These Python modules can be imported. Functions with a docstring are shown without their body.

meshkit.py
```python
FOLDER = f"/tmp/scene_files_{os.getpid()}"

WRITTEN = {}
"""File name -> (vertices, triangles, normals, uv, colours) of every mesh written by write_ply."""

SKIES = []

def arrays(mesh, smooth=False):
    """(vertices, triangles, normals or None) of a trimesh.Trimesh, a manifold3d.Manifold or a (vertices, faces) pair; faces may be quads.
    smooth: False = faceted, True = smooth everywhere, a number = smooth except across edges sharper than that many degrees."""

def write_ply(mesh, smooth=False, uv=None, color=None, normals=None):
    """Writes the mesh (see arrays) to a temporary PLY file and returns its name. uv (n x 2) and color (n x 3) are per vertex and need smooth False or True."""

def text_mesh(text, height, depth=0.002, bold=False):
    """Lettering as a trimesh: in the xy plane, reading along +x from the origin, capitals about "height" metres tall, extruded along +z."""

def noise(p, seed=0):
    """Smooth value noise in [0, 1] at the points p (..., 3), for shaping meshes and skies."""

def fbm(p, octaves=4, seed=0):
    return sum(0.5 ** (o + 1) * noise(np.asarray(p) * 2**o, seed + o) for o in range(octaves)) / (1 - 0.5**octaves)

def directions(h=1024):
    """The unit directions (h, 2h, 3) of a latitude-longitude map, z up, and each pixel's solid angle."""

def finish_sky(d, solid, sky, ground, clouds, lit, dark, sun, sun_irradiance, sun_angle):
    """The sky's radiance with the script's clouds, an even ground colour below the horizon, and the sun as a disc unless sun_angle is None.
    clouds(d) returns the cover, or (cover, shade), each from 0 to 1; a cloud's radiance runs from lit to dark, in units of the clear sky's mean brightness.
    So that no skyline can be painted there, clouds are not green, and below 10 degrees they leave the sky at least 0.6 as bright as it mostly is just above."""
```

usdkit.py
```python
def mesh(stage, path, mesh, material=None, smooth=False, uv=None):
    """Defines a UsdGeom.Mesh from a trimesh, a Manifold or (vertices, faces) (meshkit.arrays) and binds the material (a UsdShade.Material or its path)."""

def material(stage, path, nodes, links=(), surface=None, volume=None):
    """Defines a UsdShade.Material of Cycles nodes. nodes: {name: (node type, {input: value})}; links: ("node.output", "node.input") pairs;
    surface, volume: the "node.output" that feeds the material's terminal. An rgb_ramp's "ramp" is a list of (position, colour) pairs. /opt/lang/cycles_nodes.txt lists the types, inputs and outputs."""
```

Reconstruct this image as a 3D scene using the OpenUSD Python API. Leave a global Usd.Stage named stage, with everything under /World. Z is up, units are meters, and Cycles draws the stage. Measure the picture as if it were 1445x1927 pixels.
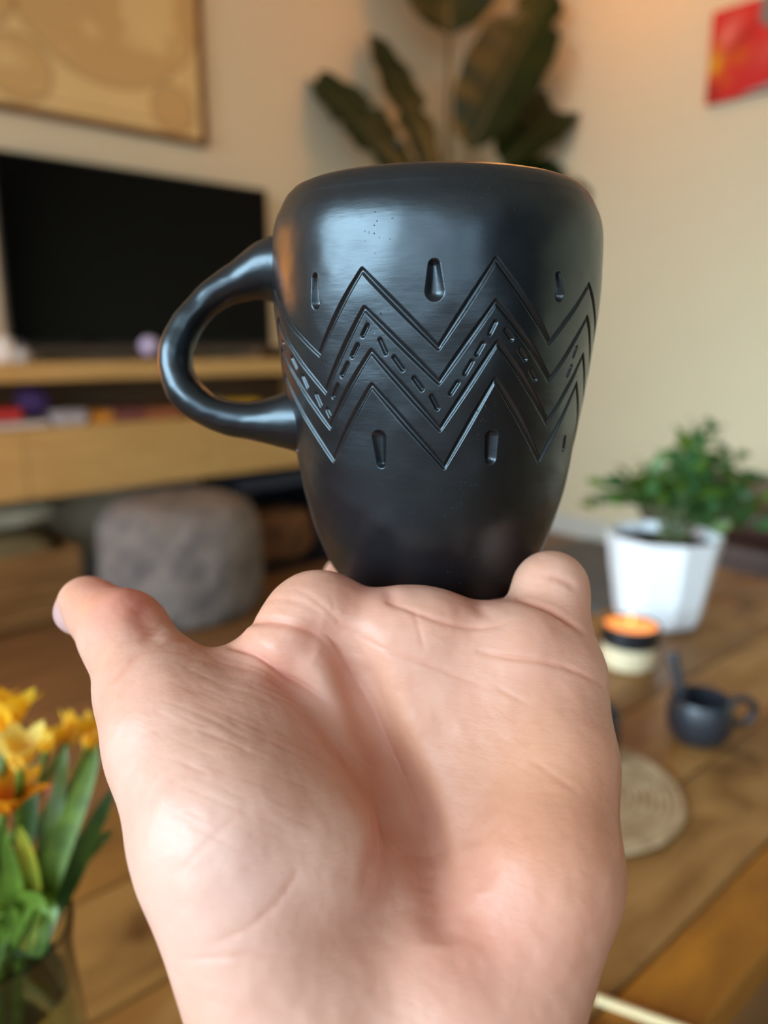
import math, random
import numpy as np, trimesh, usdkit, meshkit
import shapely.geometry as sg
from pxr import Usd, UsdGeom, UsdLux, UsdShade, Gf, Sdf, Vt

stage = Usd.Stage.CreateInMemory()
UsdGeom.SetStageUpAxis(stage, 'Z')
UsdGeom.SetStageMetersPerUnit(stage, 1.0)
UsdGeom.Xform.Define(stage, '/World')
UsdGeom.Scope.Define(stage, '/World/Looks')
rng = np.random.default_rng(7)
random.seed(7)

# ------------------------------------------------------------------ camera
F = 1420.0                                   # focal length in pixels of the 1445 x 1927 frame
PITCH = math.atan(318 / F)                   # looking down a little
EYE = np.array([0.0, 0.0, 0.90])
FWD, RIGHT = np.array([.659, .752, 0]), np.array([.752, -.659, 0])
FWD, RIGHT = FWD / np.linalg.norm(FWD), RIGHT / np.linalg.norm(RIGHT)
UP = np.array([0, 0, 1.0])
CP, SP = math.cos(PITCH), math.sin(PITCH)
AX = FWD * CP - UP * SP                      # optical axis
AUP = FWD * SP + UP * CP
cam = UsdGeom.Camera.Define(stage, '/World/camera')
M = np.eye(4)
M[0, :3], M[1, :3], M[2, :3], M[3, :3] = RIGHT, AUP, -AX, EYE
cam.AddTransformOp().Set(Gf.Matrix4d(*M.ravel().tolist()))
cam.CreateFocalLengthAttr(6.8)
cam.CreateHorizontalApertureAttr(6.8 * 1445 / F)
cam.CreateVerticalApertureAttr(6.8 * 1927 / F)
cam.CreateFStopAttr(2.0)
cam.CreateFocusDistanceAttr(0.158)
cam.CreateClippingRangeAttr(Gf.Vec2f(0.02, 100))
cam.CreateExposureAttr(-0.88)

# ------------------------------------------------------------------ light
dome = UsdLux.DomeLight.Define(stage, '/World/sky_light')
dome.CreateColorAttr(Gf.Vec3f(0.62, 0.78, 1.0))
dome.CreateIntensityAttr(2.0)
WIN_X, WIN_Z0, WIN_Z1 = -2.60, 0.45, 2.50
YB = -4.4
PANES = [(-0.75, 1.90), (-4.10, -1.00)]            # the two glazed openings of the window wall
BACK_PANE = (-2.35, -0.95)                          # and one in the wall behind the camera
def daylight(name, width, height, loc, rot, power):
    l = UsdLux.RectLight.Define(stage, '/World/' + name)
    l.CreateWidthAttr(width); l.CreateHeightAttr(height)
    l.CreateColorAttr(Gf.Vec3f(0.60, 0.83, 1.0)); l.CreateIntensityAttr(power)
    l.AddTranslateOp().Set(Gf.Vec3d(*loc)); l.AddRotateXYZOp().Set(Gf.Vec3f(*rot))
ZM, ZH = (WIN_Z0 + WIN_Z1) / 2, WIN_Z1 - WIN_Z0
daylight('sky_daylight', 29.2, 17.4, (-30, 4.8, 10.2), (90, 0, -90), 30.0)                # the open sky above the roofs outside window_1
daylight('window_daylight_side', 3.1, ZH, (WIN_X - .12, -2.55, ZM), (90, 0, -90), 3.3)    # the dimmer light of the two other windows
daylight('window_daylight_back', 1.4, ZH, (-1.65, YB - .07, ZM), (90, 0, 0), 2.8)

# ------------------------------------------------------------------ pixel rays and helpers
def ray(px, py):
    u, v = (px - 722.5) / F, (963.5 - py) / F
    return RIGHT * u + AX + AUP * v
def on_z(px, py, z):
    r = ray(px, py); return EYE + r * (z - EYE[2]) / r[2]
def on_x(px, py, x):
    r = ray(px, py); return EYE + r * x / r[0]
def on_y(px, py, y):
    r = ray(px, py); return EYE + r * y / r[1]
def deep(px, py, a):                          # the point at distance a along the optical axis
    return EYE + ray(px, py) * a
def to_px(p):
    d = np.asarray(p, float) - EYE
    a = d @ AX
    return 722.5 + F * (d @ RIGHT) / a, 963.5 - F * (d @ AUP) / a, a

used = {}
def numbered(path):
    if path not in used:
        used[path] = 0
        return path
    used[path] += 1
    return f'{path}_{used[path]:03d}'
def tag(prim, label=None, cat=None, group=None, kind=None):
    for k, v in (('label', label), ('category', cat), ('group', group), ('kind', kind)):
        if v: prim.SetCustomDataByKey(k, v)
    return prim
def thing(name, label, cat, loc=(0, 0, 0), rotz=0, group=None):
    x = UsdGeom.Xform.Define(stage, numbered('/World/' + name))
    x.AddTranslateOp().Set(Gf.Vec3d(*map(float, loc)))
    if rotz: x.AddRotateZOp().Set(float(rotz))
    return tag(x.GetPrim(), label, cat, group)
def obj(name, mesh, material, parent=None, smooth=False, color=None, label=None):
    base = str(parent.GetPath()) if parent is not None else '/World'
    m = usdkit.mesh(stage, numbered(base + '/' + name), mesh, material, smooth=smooth)
    if color is not None:
        UsdGeom.PrimvarsAPI(m).CreatePrimvar('paint', Sdf.ValueTypeNames.Color3fArray, 'vertex').Set(Vt.Vec3fArray.FromNumpy(np.asarray(color, np.float32)))
    if label: tag(m.GetPrim(), label)
    return m.GetPrim()
def copy_of(root, loc, rotz=0, label=None, group=None):
    was = root.GetCustomData()
    r = thing(root.GetName(), label or was['label'], was['category'], loc, rotz, group or was.get('group'))
    r.GetReferences().AddInternalReference(root.GetPath()); r.SetInstanceable(True)
    return r
def lin(*c):
    c = np.asarray(c, float) / 255
    return tuple(np.where(c < .04045, c / 12.92, ((c + .055) / 1.055) ** 2.4))

# meshes
def box(x0, x1, y0, y1, z0, z1, bevel=0.0):
    if bevel:
        import manifold3d as m3
        b = bevel
        s = m3.Manifold.sphere(b, 12)
        pts = [s.translate((x, y, z)) for x in (x0 + b, x1 - b) for y in (y0 + b, y1 - b) for z in (z0 + b, z1 - b)]
        return m3.Manifold.batch_hull(pts)
    return trimesh.creation.box(bounds=[[x0, y0, z0], [x1, y1, z1]])
def lathe(profile, n=64, start=0.0):
    p = np.asarray(profile, float)
    th = start + np.arange(n) * 2 * np.pi / n
    v = np.stack([p[:, None, 0] * np.cos(th), p[:, None, 0] * np.sin(th), np.broadcast_to(p[:, None, 1], (len(p), n))], -1).reshape(-1, 3)
    i, j = np.meshgrid(np.arange(len(p) - 1), np.arange(n), indexing='ij')
    k = (j + 1) % n
    q = np.stack([i * n + j, i * n + k, (i + 1) * n + k, (i + 1) * n + j], -1).reshape(-1, 4)
    return v, np.vstack([q[:, [0, 1, 2]], q[:, [0, 2, 3]]])
def spline(pts, n):
    from scipy.interpolate import CubicSpline
    p = np.asarray(pts, float)
    t = np.r_[0, np.cumsum(np.linalg.norm(np.diff(p[:, :3] if p.shape[1] > 2 else p, axis=0), axis=1))]
    return CubicSpline(t, p)(np.linspace(0, t[-1], n))
def tube(pts, rad, sides=12, up=(0, 0, 1), flat=1.0, cap=True):
    p = np.asarray(pts, float); n = len(p)
    rad = np.broadcast_to(rad, n)
    t = np.gradient(p, axis=0); t /= np.linalg.norm(t, axis=1, keepdims=True)
    a = np.cross(t, np.asarray(up, float)); a /= np.linalg.norm(a, axis=1, keepdims=True) + 1e-12
    b = np.cross(a, t)
    ang = np.arange(sides) * 2 * np.pi / sides
    v = p[:, None] + rad[:, None, None] * (np.cos(ang)[None, :, None] * a[:, None] + flat * np.sin(ang)[None, :, None] * b[:, None])
    v = v.reshape(-1, 3)
    i, j = np.meshgrid(np.arange(n - 1), np.arange(sides), indexing='ij')
    k = (j + 1) % sides
    q = np.stack([i * sides + j, i * sides + k, (i + 1) * sides + k, (i + 1) * sides + j], -1).reshape(-1, 4)
    f = [q[:, [0, 1, 2]], q[:, [0, 2, 3]]]
    if cap:
        v = np.vstack([v, p[0], p[-1]]); c0, c1 = n * sides, n * sides + 1
        s = np.arange(sides); e = (s + 1) % sides
        f += [np.stack([np.full(sides, c0), e, s], 1), np.stack([np.full(sides, c1), (n - 1) * sides + s, (n - 1) * sides + e], 1)]
    return v, np.vstack(f)
def tf(mesh, T):
    v, f, _ = meshkit.arrays(mesh)
    return v @ T[:3, :3].T + T[:3, 3], f
def move(mesh, d):
    v, f, _ = meshkit.arrays(mesh)
    return v + np.asarray(d, float), f
def join(parts):
    vs, fs, n = [], [], 0
    for m in parts:
        v, f, _ = meshkit.arrays(m)
        vs.append(v); fs.append(f + n); n += len(v)
    return np.vstack(vs), np.vstack(fs)

# materials
def mat(name, color, rough=0.5, spec=0.5, color2=None, scale=20.0, stretch=(1, 1, 1), bump=0.0, bump_scale=None, metallic=0.0, detail=4, ramp=(0.35, 0.65), **extra):
    nodes = {'p': ('principled_bsdf', {'base_color': color, 'roughness': rough, 'specular_ior_level': spec, 'metallic': metallic, **extra})}
    links = []
    if color2 is not None or bump:
        nodes['g'] = ('geometry', {}); nodes['m'] = ('mapping', {'scale': stretch}); links += [('g.position', 'm.vector')]
    if color2 is not None:
        nodes['n'] = ('noise_texture', {'scale': scale, 'detail': detail})
        nodes['r'] = ('rgb_ramp', {'ramp': [(ramp[0], color), (ramp[1], color2)]})
        links += [('m.vector', 'n.vector'), ('n.fac', 'r.fac'), ('r.color', 'p.base_color')]
    if bump:
        nodes['n2'] = ('noise_texture', {'scale': bump_scale or scale, 'detail': 5})
        nodes['b'] = ('bump', {'strength': 1.0, 'distance': bump})
        links += [('m.vector', 'n2.vector'), ('n2.fac', 'b.height'), ('b.normal', 'p.normal')]
    return usdkit.material(stage, '/World/Looks/' + name, nodes, links, surface='p.BSDF')
def painted(name, rough=0.6, spec=0.3):
    return usdkit.material(stage, '/World/Looks/' + name, {'a': ('attribute', {'attribute': 'paint'}), 'p': ('principled_bsdf', {'roughness': rough, 'specular_ior_level': spec})},
                           [('a.color', 'p.base_color')], surface='p.BSDF')
def leafy(name, c1, c2, rough=0.4, trans=0.25, scale=30):
    return usdkit.material(stage, '/World/Looks/' + name, {
        'g': ('geometry', {}), 'n': ('noise_texture', {'scale': scale, 'detail': 3}), 'r': ('rgb_ramp', {'ramp': [(.35, c1), (.65, c2)]}),
        'p': ('principled_bsdf', {'roughness': rough}), 't': ('translucent_bsdf', {}), 'x': ('mix_closure', {'fac': trans})},
        [('g.position', 'n.vector'), ('n.fac', 'r.fac'), ('r.color', 'p.base_color'), ('r.color', 't.color'), ('p.BSDF', 'x.closure1'), ('t.BSDF', 'x.closure2')], surface='x.closure')
def emit(name, color, strength):
    return usdkit.material(stage, '/World/Looks/' + name, {'e': ('emission', {'color': color, 'strength': strength})}, [], surface='e.emission')

M_wall = mat('wall_paint', (.76, .635, .405), .9, .2, bump=.0006, bump_scale=60)
M_wall_dark = mat('dark_wall_paint', (.045, .05, .05), .9, .2)
M_ceil = mat('ceiling_paint', (.70, .62, .50), .9, .2)
M_floor = mat('floor_wood', (.27, .135, .048), .45, .35, (.17, .085, .032), 3, (1, 8, 1))
M_wood = mat('bench_oak', (.64, .40, .135), .5, .3, (.55, .33, .105), 6, (1, 1, 9))
M_wood_dark = mat('riser_wood', (.10, .06, .035), .5, .4)
M_base = mat('baseboard_paint', (.66, .62, .52), .6, .4)
M_white = mat('window_frame_paint', (.75, .75, .73), .5, .5)
M_black = mat('black_plastic', (.006, .006, .006), .35, .5)
M_screen = mat('tv_screen', (.0015, .0015, .0015), .14, .10)
M_clay = None

# ------------------------------------------------------------------ the room (world x along the TV wall, y towards it)
XR, YT, ZC = 2.99, 2.87, 2.75
def struct(name, mesh, m, label, smooth=False):
    return tag(obj(name, mesh, m, None, smooth), label, None, None, 'structure')
struct('floor', box(WIN_X - .2, XR + .1, YB - .1, YT + .1, -.06, 0), M_floor, 'brown wooden floor of the living room')
struct('ceiling', box(WIN_X - .2, XR + .1, YB - .1, YT + .1, ZC, ZC + .06), M_ceil, 'pale ceiling above the room')
struct('wall_left', box(WIN_X - .2, XR + .1, YT, YT + .1, 0, ZC), M_wall, 'tan painted wall behind the television')
struct('wall_right', box(XR, XR + .1, YB, YT, 0, ZC), M_wall, 'warm tan painted wall with the red flower canvas')
def pierced(lo, hi, gaps, make):
    """a wall along one axis from lo to hi with full openings between WIN_Z0 and WIN_Z1"""
    cuts = sorted(gaps); out = []; at = lo
    for g0, g1 in cuts:
        out += [make(at, g0, 0, ZC), make(g0, g1, 0, WIN_Z0), make(g0, g1, WIN_Z1, ZC)]; at = g1
    return join(out + [make(at, hi, 0, ZC)])
struct('wall_back', pierced(WIN_X - .2, XR + .1, [BACK_PANE], lambda a, b, z0, z1: box(a, b, YB - .1, YB, z0, z1)), M_wall_dark, 'dark charcoal wall behind the camera')
struct('wall_front', pierced(YB, YT, PANES, lambda a, b, z0, z1: box(WIN_X - .2, WIN_X, a, b, z0, z1)), M_wall, 'tan wall around the tall windows')
struct('baseboard_left', box(WIN_X, XR - .015, YT - .015, YT, 0, .10, .003), M_base, 'pale baseboard under the television wall')
struct('baseboard_right', box(XR - .015, XR, YB, YT, 0, .10, .003), M_base, 'pale baseboard along the right wall')
def window(n, lo, hi, along_y, label):
    w = UsdGeom.Xform.Define(stage, f'/World/window_{n}').GetPrim()
    tag(w, label, None, None, 'structure')
    def b(a0, a1, z0, z1, d0=.01, d1=.06):
        return box(WIN_X - d1, WIN_X - d0, a0, a1, z0, z1) if along_y else box(a0, a1, YB - d1, YB - d0, z0, z1)
    for a0, a1, z0, z1 in ((lo, lo + .045, WIN_Z0, WIN_Z1), (hi - .045, hi, WIN_Z0, WIN_Z1), (lo, hi, WIN_Z0, WIN_Z0 + .045), (lo, hi, WIN_Z1 - .045, WIN_Z1)):
        obj('window_frame', b(a0, a1, z0, z1), M_white, w)
    if hi - lo > 1:
        obj('mullion', b((lo + hi) / 2 - .025, (lo + hi) / 2 + .025, WIN_Z0, WIN_Z1), M_white, w)
    obj('window_sill', b(lo, hi, WIN_Z0 - .02, WIN_Z0, -.03, .08), M_white, w)
window(1, *PANES[0], True, 'tall white framed window left of the camera')
window(2, *PANES[1], True, 'second tall window, left and behind the camera')
window(3, *BACK_PANE, False, 'narrow tall window in the dark wall behind the camera')

# ------------------------------------------------------------------ mug
MUG_Y = 0.2                                    # horizontal distance from the lens
mc = EYE + FWD * MUG_Y + RIGHT * (815 - 722.5) / F * 0.199
Z0 = -0.0655                                   # base, relative to the eye
# silhouette read from the photograph: row, half width
SIL = [(384, 289), (400, 301), (420, 307), (443, 310.5), (483, 310.5), (526, 309), (600, 303), (675, 292), (755, 277), (831, 262), (854, 258), (892, 250), (936, 240), (989, 223), (1018, 210), (1057, 190)]
prof = []
for row, hw in SIL:
    v = (963.5 - row) / F
    ang = math.atan(v) - PITCH
    r = hw / F * MUG_Y
    for _ in range(6):
        yt = MUG_Y - r * r / MUG_Y             # where the sight line touches
        z = yt * math.tan(ang)
        a = yt * CP - z * SP
        r = hw / F * a / math.sqrt(max(1e-6, 1 - (r / MUG_Y) ** 2))
    prof.append((r, z))
prof = prof[::-1]                              # bottom to top
RB = prof[0][0] - .0022
outer = [(0.0, Z0), (RB * .80, Z0), (RB * .88, Z0 + .0006), (RB * .97, Z0 + .003)] + prof
rt, zt = prof[-1]
rim = [(rt - .0010, zt + .0016), (rt - .0024, zt + .0030), (rt - .0042, zt + .0038), (rt - .0060, zt + .0034), (rt - .0072, zt + .0018)]
from scipy.interpolate import PchipInterpolator
op = np.array(outer[3:])
zz = np.linspace(op[0, 1], op[-1, 1], 470)
rz = PchipInterpolator(op[:, 1], op[:, 0])
from scipy.ndimage import gaussian_filter1d
rs = gaussian_filter1d(rz(zz), 7, mode='nearest')
RZ = lambda z: np.interp(z, zz, rs)
def mug_hit(px, py):
    """(azimuth from the side facing the lens, height) where a pixel's ray meets the mug's wall."""
    d = ray(px, py); o = EYE - mc
    s = np.linspace(.13, .215, 1200)
    p = o + s[:, None] * d
    rad = np.hypot(p[:, 0], p[:, 1])
    g = rad - RZ(p[:, 2])
    i = np.argmax(g < 0) if (g < 0).any() else np.argmin(g)
    q = p[i]
    return math.atan2(q @ RIGHT, -(q @ FWD)), q[2]
mc = mc * np.array([1, 1, 1]); mc[2] = EYE[2]
LINES = [[(515, 540), (600, 667), (681, 508), (825, 655), (933, 488), (1032, 645), (1107, 535)],
         [(525, 600), (612, 738), (685, 580), (826, 720), (933, 568), (1033, 715), (1105, 597)],
         [(531, 655), (621, 805), (697, 661), (828, 808), (936, 645), (1028, 795), (1098, 668)],
         [(537, 705), (628, 866), (699, 725), (836, 880), (931, 714), (1014, 868), (1085, 722)]]
DOTS = [[(714, 640), (725, 664)], [(741, 673), (757, 695)], [(779, 712), (794, 732)], [(812, 746), (823, 768)],
        [(690, 613), (681, 631)], [(671, 650), (661, 670)], [(652, 685), (642, 706)], [(634, 726), (626, 746)],
        [(522, 630), (526, 645)], [(535, 645), (541, 657)], [(551, 674), (559, 692)], [(570, 708), (578, 728)], [(594, 742), (603, 762)], [(615, 771), (620, 781)],
        [(861, 720), (848, 740)], [(888, 681), (875, 703)], [(909, 647), (898, 666)], [(932, 607), (922, 627)],
        [(951, 622), (962, 638)], [(978, 659), (988, 676)], [(999, 697), (1008, 714)], [(1086, 655), (1080, 670)], [(1075, 690), (1068, 706)]]
DROPS = [((817, 499), (818, 548), 8.5, 14), ((592, 522), (594, 570), 6, 9), ((1050, 518), (1052, 556), 5, 9), ((713, 824), (717, 872), 12, 7.5), ((925, 822), (922, 862), 11, 10), ((556, 812), (560, 846), 5, 5), ((1062, 825), (1060, 845), 5, 5)]
# angular grid, fine on the half that faces the lens
def ang_grid():
    fine = np.linspace(-1.66, 1.66, 900)
    coarse = np.linspace(1.66, 2 * np.pi - 1.66, 182)[1:-1]
    return np.r_[fine, coarse]
TH = ang_grid(); NT = len(TH)
Tg, Zg = np.meshgrid(TH, zz)
Rg = RZ(Zg)
Rm = 0.040
disp = np.zeros_like(Rg)
def seg_dist(A, B, lo_th, hi_th):
    """distance on the wall to the segment A-B, in metres, and the place along it (for the part of the grid near it)"""
    ax_, az, bx, bz = A[0] * Rm, A[1], B[0] * Rm, B[1]
    X, Y = Tg[:, :900] * RZ(Zg[:, :900]) , Zg[:, :900]
    ra, rb = RZ(A[1]), RZ(B[1])
    ax_, bx = A[0] * ra, B[0] * rb
    # work in angle scaled by the local radius of each segment so that slanted lines stay straight
    X = Tg[:, :900] * (ra + rb) / 2; ax_, bx = A[0] * (ra + rb) / 2, B[0] * (ra + rb) / 2
    dx, dy = bx - ax_, bz - az
    t = np.clip(((X - ax_) * dx + (Y - az) * dy) / (dx * dx + dy * dy + 1e-15), 0, 1)
    return np.hypot(X - ax_ - t * dx, Y - az - t * dy), t
fr = disp[:, :900]
lines3 = [[mug_hit(*p) for p in L] for L in LINES]
for L in lines3:                                       # the bands run on round the mug past what the lens sees
    step = (L[5][0] - L[1][0]) / 4
    L[:] = [(L[0][0] - step, L[1][1])] + L + [(L[-1][0] + step, L[-2][1])]
hand_wobble = np.random.default_rng(3)
for L in lines3:
    for i in range(len(L) - 1):
        d, t = seg_dist(L[i], L[i + 1], 0, 0)
        w = .00062 * (0.85 + .3 * np.sin(np.pi * t))
        g = np.clip(1 - (d / w) ** 2, 0, 1)
        fr[:] = np.minimum(fr, -.00062 * g * (0.75 + .25 * np.sin(np.pi * t)))
        lip = np.exp(-((d - w * 1.45) / (w * .42)) ** 2) * .00010
        fr += np.where(fr > -1e-5, lip, 0)
for A, B in DOTS:
    d, t = seg_dist(mug_hit(*A), mug_hit(*B), 0, 0)
    g = np.clip(1 - (d / .00062) ** 2, 0, 1)
    fr[:] = np.minimum(fr, -.00058 * np.sqrt(g) * g)
for A, B, wa, wb in DROPS:
    d, t = seg_dist(mug_hit(*A), mug_hit(*B), 0, 0)
    w = 1.3 * (wa + (wb - wa) * t) / F * .163
    g = np.clip(1 - (d / w) ** 2, 0, 1)
    fr[:] = np.minimum(fr, -.0013 * g ** 1.1)
# hand made unevenness
pts = np.stack([np.cos(Tg) * Rg, np.sin(Tg) * Rg, Zg], -1)
disp += (meshkit.fbm(pts * 55, 3, 5) - .5) * .0011 + (meshkit.fbm(pts * np.array([300, 300, 500]), 2, 9) - .5) * .00003
disp *= np.clip((Zg - zz[0]) / .004, 0, 1)
Rg = Rg + disp
def ring(r, z):
    return np.stack([np.full(NT, r), np.full(NT, z)], -1)
rings = [ring(1e-5, Z0), ring(RB * .80, Z0), ring(RB * .88, Z0 + .0006)] + [np.stack([Rg[i], Zg[i]], -1) for i in range(len(zz))]
rings += [np.stack([Rg[-1] - (rt - r), np.full(NT, z)], -1) for r, z in rim]
for z in np.linspace(zt - .004, Z0 + .008, 12):
    rings.append(ring(max(float(RZ(z)) - .0072, .01), z))
rings += [ring(.006, Z0 + .0062), ring(1e-5, Z0 + .0060)]
rings = np.array(rings)
dirs = -FWD[None] * np.cos(TH)[:, None] + RIGHT[None] * np.sin(TH)[:, None]
V = rings[..., 0, None] * dirs[None] + rings[..., 1, None] * UP
nr = len(rings)
ii, jj = np.meshgrid(np.arange(nr - 1), np.arange(NT), indexing='ij')
kk = (jj + 1) % NT
q = np.stack([ii * NT + jj, ii * NT + kk, (ii + 1) * NT + kk, (ii + 1) * NT + jj], -1).reshape(-1, 4)
mug_mesh = (V.reshape(-1, 3), np.vstack([q[:, [0, 1, 2]], q[:, [0, 2, 3]]]))
M_clay = usdkit.material(stage, '/World/Looks/burnished_black_clay', {
    'g': ('geometry', {}),
    'm': ('mapping', {'scale': (1, 1, 6)}),
    'n': ('noise_texture', {'scale': 160, 'detail': 5, 'roughness': .6}),
    'n2': ('noise_texture', {'scale': 40, 'detail': 4}),
    'v': ('voronoi_texture', {'scale': 800, 'feature': 'f1', 'randomness': 1.0}),
    'vr': ('rgb_ramp', {'ramp': [(0, (0, 0, 0)), (.10, (0, 0, 0)), (.16, (1, 1, 1)), (1, (1, 1, 1))]}),
    'n3': ('noise_texture', {'scale': 55, 'detail': 2}),
    'mk': ('rgb_ramp', {'ramp': [(.58, (1, 1, 1)), (.66, (0, 0, 0))]}),
    'mx': ('math', {'math_type': 'maximum'}),
    'rr': ('map_range', {'from_min': .3, 'from_max': .7, 'to_min': .27, 'to_max': .37}),
    'b': ('bump', {'strength': 1.0, 'distance': .000035}),
    'b2': ('bump', {'strength': 1.0, 'distance': .0003}),
    'p': ('principled_bsdf', {'base_color': (.004, .0045, .0055), 'specular_ior_level': .5, 'ior': 1.62, 'specular_tint': (.80, .94, 1.0)}),
}, [('g.position', 'm.vector'), ('m.vector', 'n.vector'), ('g.position', 'n2.vector'), ('g.position', 'v.vector'), ('v.distance', 'vr.fac'),
    ('g.position', 'n3.vector'), ('n3.fac', 'mk.fac'), ('vr.color', 'mx.value1'), ('mk.color', 'mx.value2'),
    ('n.fac', 'b.height'), ('mx.value', 'b2.height'), ('b.normal', 'b2.normal'), ('b2.normal', 'p.normal'), ('n2.fac', 'rr.value'), ('rr.result', 'p.roughness')], surface='p.BSDF')
mug = thing('mug', 'matte black clay mug with carved zigzag bands balanced on the open hand', 'mug', mc + UP * Z0)
low = lambda m: move(m, -UP * Z0)
obj('body', low(mug_mesh), M_clay, mug, smooth=True)
HC = [(545, 512, 66), (500, 513, 54), (462, 525, 40), (415, 549, 31), (370, 588, 29), (340, 634, 30), (330, 684, 32), (347, 732, 33), (390, 770, 33), (445, 789, 34), (500, 793, 42), (545, 792, 56), (580, 790, 66)]
hp = np.array([[*(deep(x, y, .197) - mc), r / F * .197] for x, y, r in HC])
hs = spline(hp, 90)
hv, hf = tube(hs[:, :3], 1.0, 28, up=AX, flat=1.0)
n_ = 90 * 28
P = hs[:, None, :3]
off = hv[:n_].reshape(90, 28, 3) - P
dep = off @ AX
off = off * hs[:, None, 3:4] + dep[..., None] * AX * (hs[:, None, 3:4] * .28)
hv[:n_] = (P + off).reshape(-1, 3)
hv[:n_] += (off / np.linalg.norm(off, axis=-1, keepdims=True)).reshape(-1, 3) * ((meshkit.fbm(hv[:n_] * 140, 3, 2) - .5) * .0011)[:, None]
obj('handle', low((hv, hf)), M_clay, mug, smooth=True)

# ------------------------------------------------------------------ the hand
# joints: (column, row, depth along the optical axis) read off the photograph, radii in metres; in camera coordinates (right, up, forward)
def C(px, py, a):
    return np.array([(px - 722.5) / F * a, (963.5 - py) / F * a, a])
CAPS = []   # (point A, radius A, point B, radius B, group)
def cap(A, ra, B, rb): CAPS.append((C(*A), ra, C(*B), rb))
# palm: metacarpals, thumb ball, heel of the hand
cap((600, 1186, .172), .0132, (650, 1480, .167), .0120)
cap((650, 1480, .167), .0120, (640, 1900, .138), .0150)
cap((735, 1200, .170), .0110, (760, 1500, .168), .0115)
cap((812, 1208, .170), .0112, (800, 1500, .167), .0115)
cap((780, 1500, .167), .0120, (730, 1920, .139), .0150)
cap((900, 1232, .170), .0112, (860, 1480, .164), .0115)
cap((985, 1240, .168), .0112, (930, 1480, .162), .0120)
cap((900, 1480, .163), .0120, (820, 1920, .139), .0148)
cap((1045, 1285, .168), .0112, (1040, 1440, .158), .0125)
cap((1040, 1440, .158), .0125, (1018, 1640, .147), .0148)
cap((1018, 1640, .147), .0148, (952, 1900, .137), .0138)
cap((345, 1390, .157), .0150, (442, 1560, .1445), .0186)
cap((442, 1560, .1445), .0186, (520, 1860, .137), .0165)
cap((460, 1390, .157), .0128, (575, 1610, .1440), .0155)
cap((400, 1335, .165), .0110, (560, 1235, .172), .0100)       # web between thumb and index finger
# thumb
cap((345, 1390, .157), .0150, (295, 1305, .166), .0122)
cap((295, 1305, .166), .0118, (236, 1196, .180), .0096)
cap((236, 1196, .180), .0094, (164, 1138, .196), .0076)
# fingers, going away under the mug
cap((600, 1186, .172), .0108, (655, 1165, .214), .0094)
cap((655, 1165, .214), .0090, (662, 1115, .236), .0082)
cap((662, 1115, .236), .0082, (648, 1086, .252), .0072)
cap((785, 1206, .170), .0106, (790, 1166, .214), .0092)
cap((790, 1166, .214), .0090, (800, 1130, .244), .0084)
cap((800, 1130, .244), .0084, (805, 1105, .264), .0074)
cap((955, 1236, .169), .0106, (915, 1172, .210), .0090)
cap((915, 1172, .210), .0088, (900, 1140, .238), .0082)
cap((900, 1140, .238), .0082, (890, 1115, .256), .0072)
cap((1045, 1250, .170), .0090, (1036, 1108, .178), .0078)
cap((1036, 1108, .178), .0078, (1045, 1112, .206), .0072)
cap((1045, 1112, .206), .0072, (1020, 1110, .226), .0064)
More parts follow.
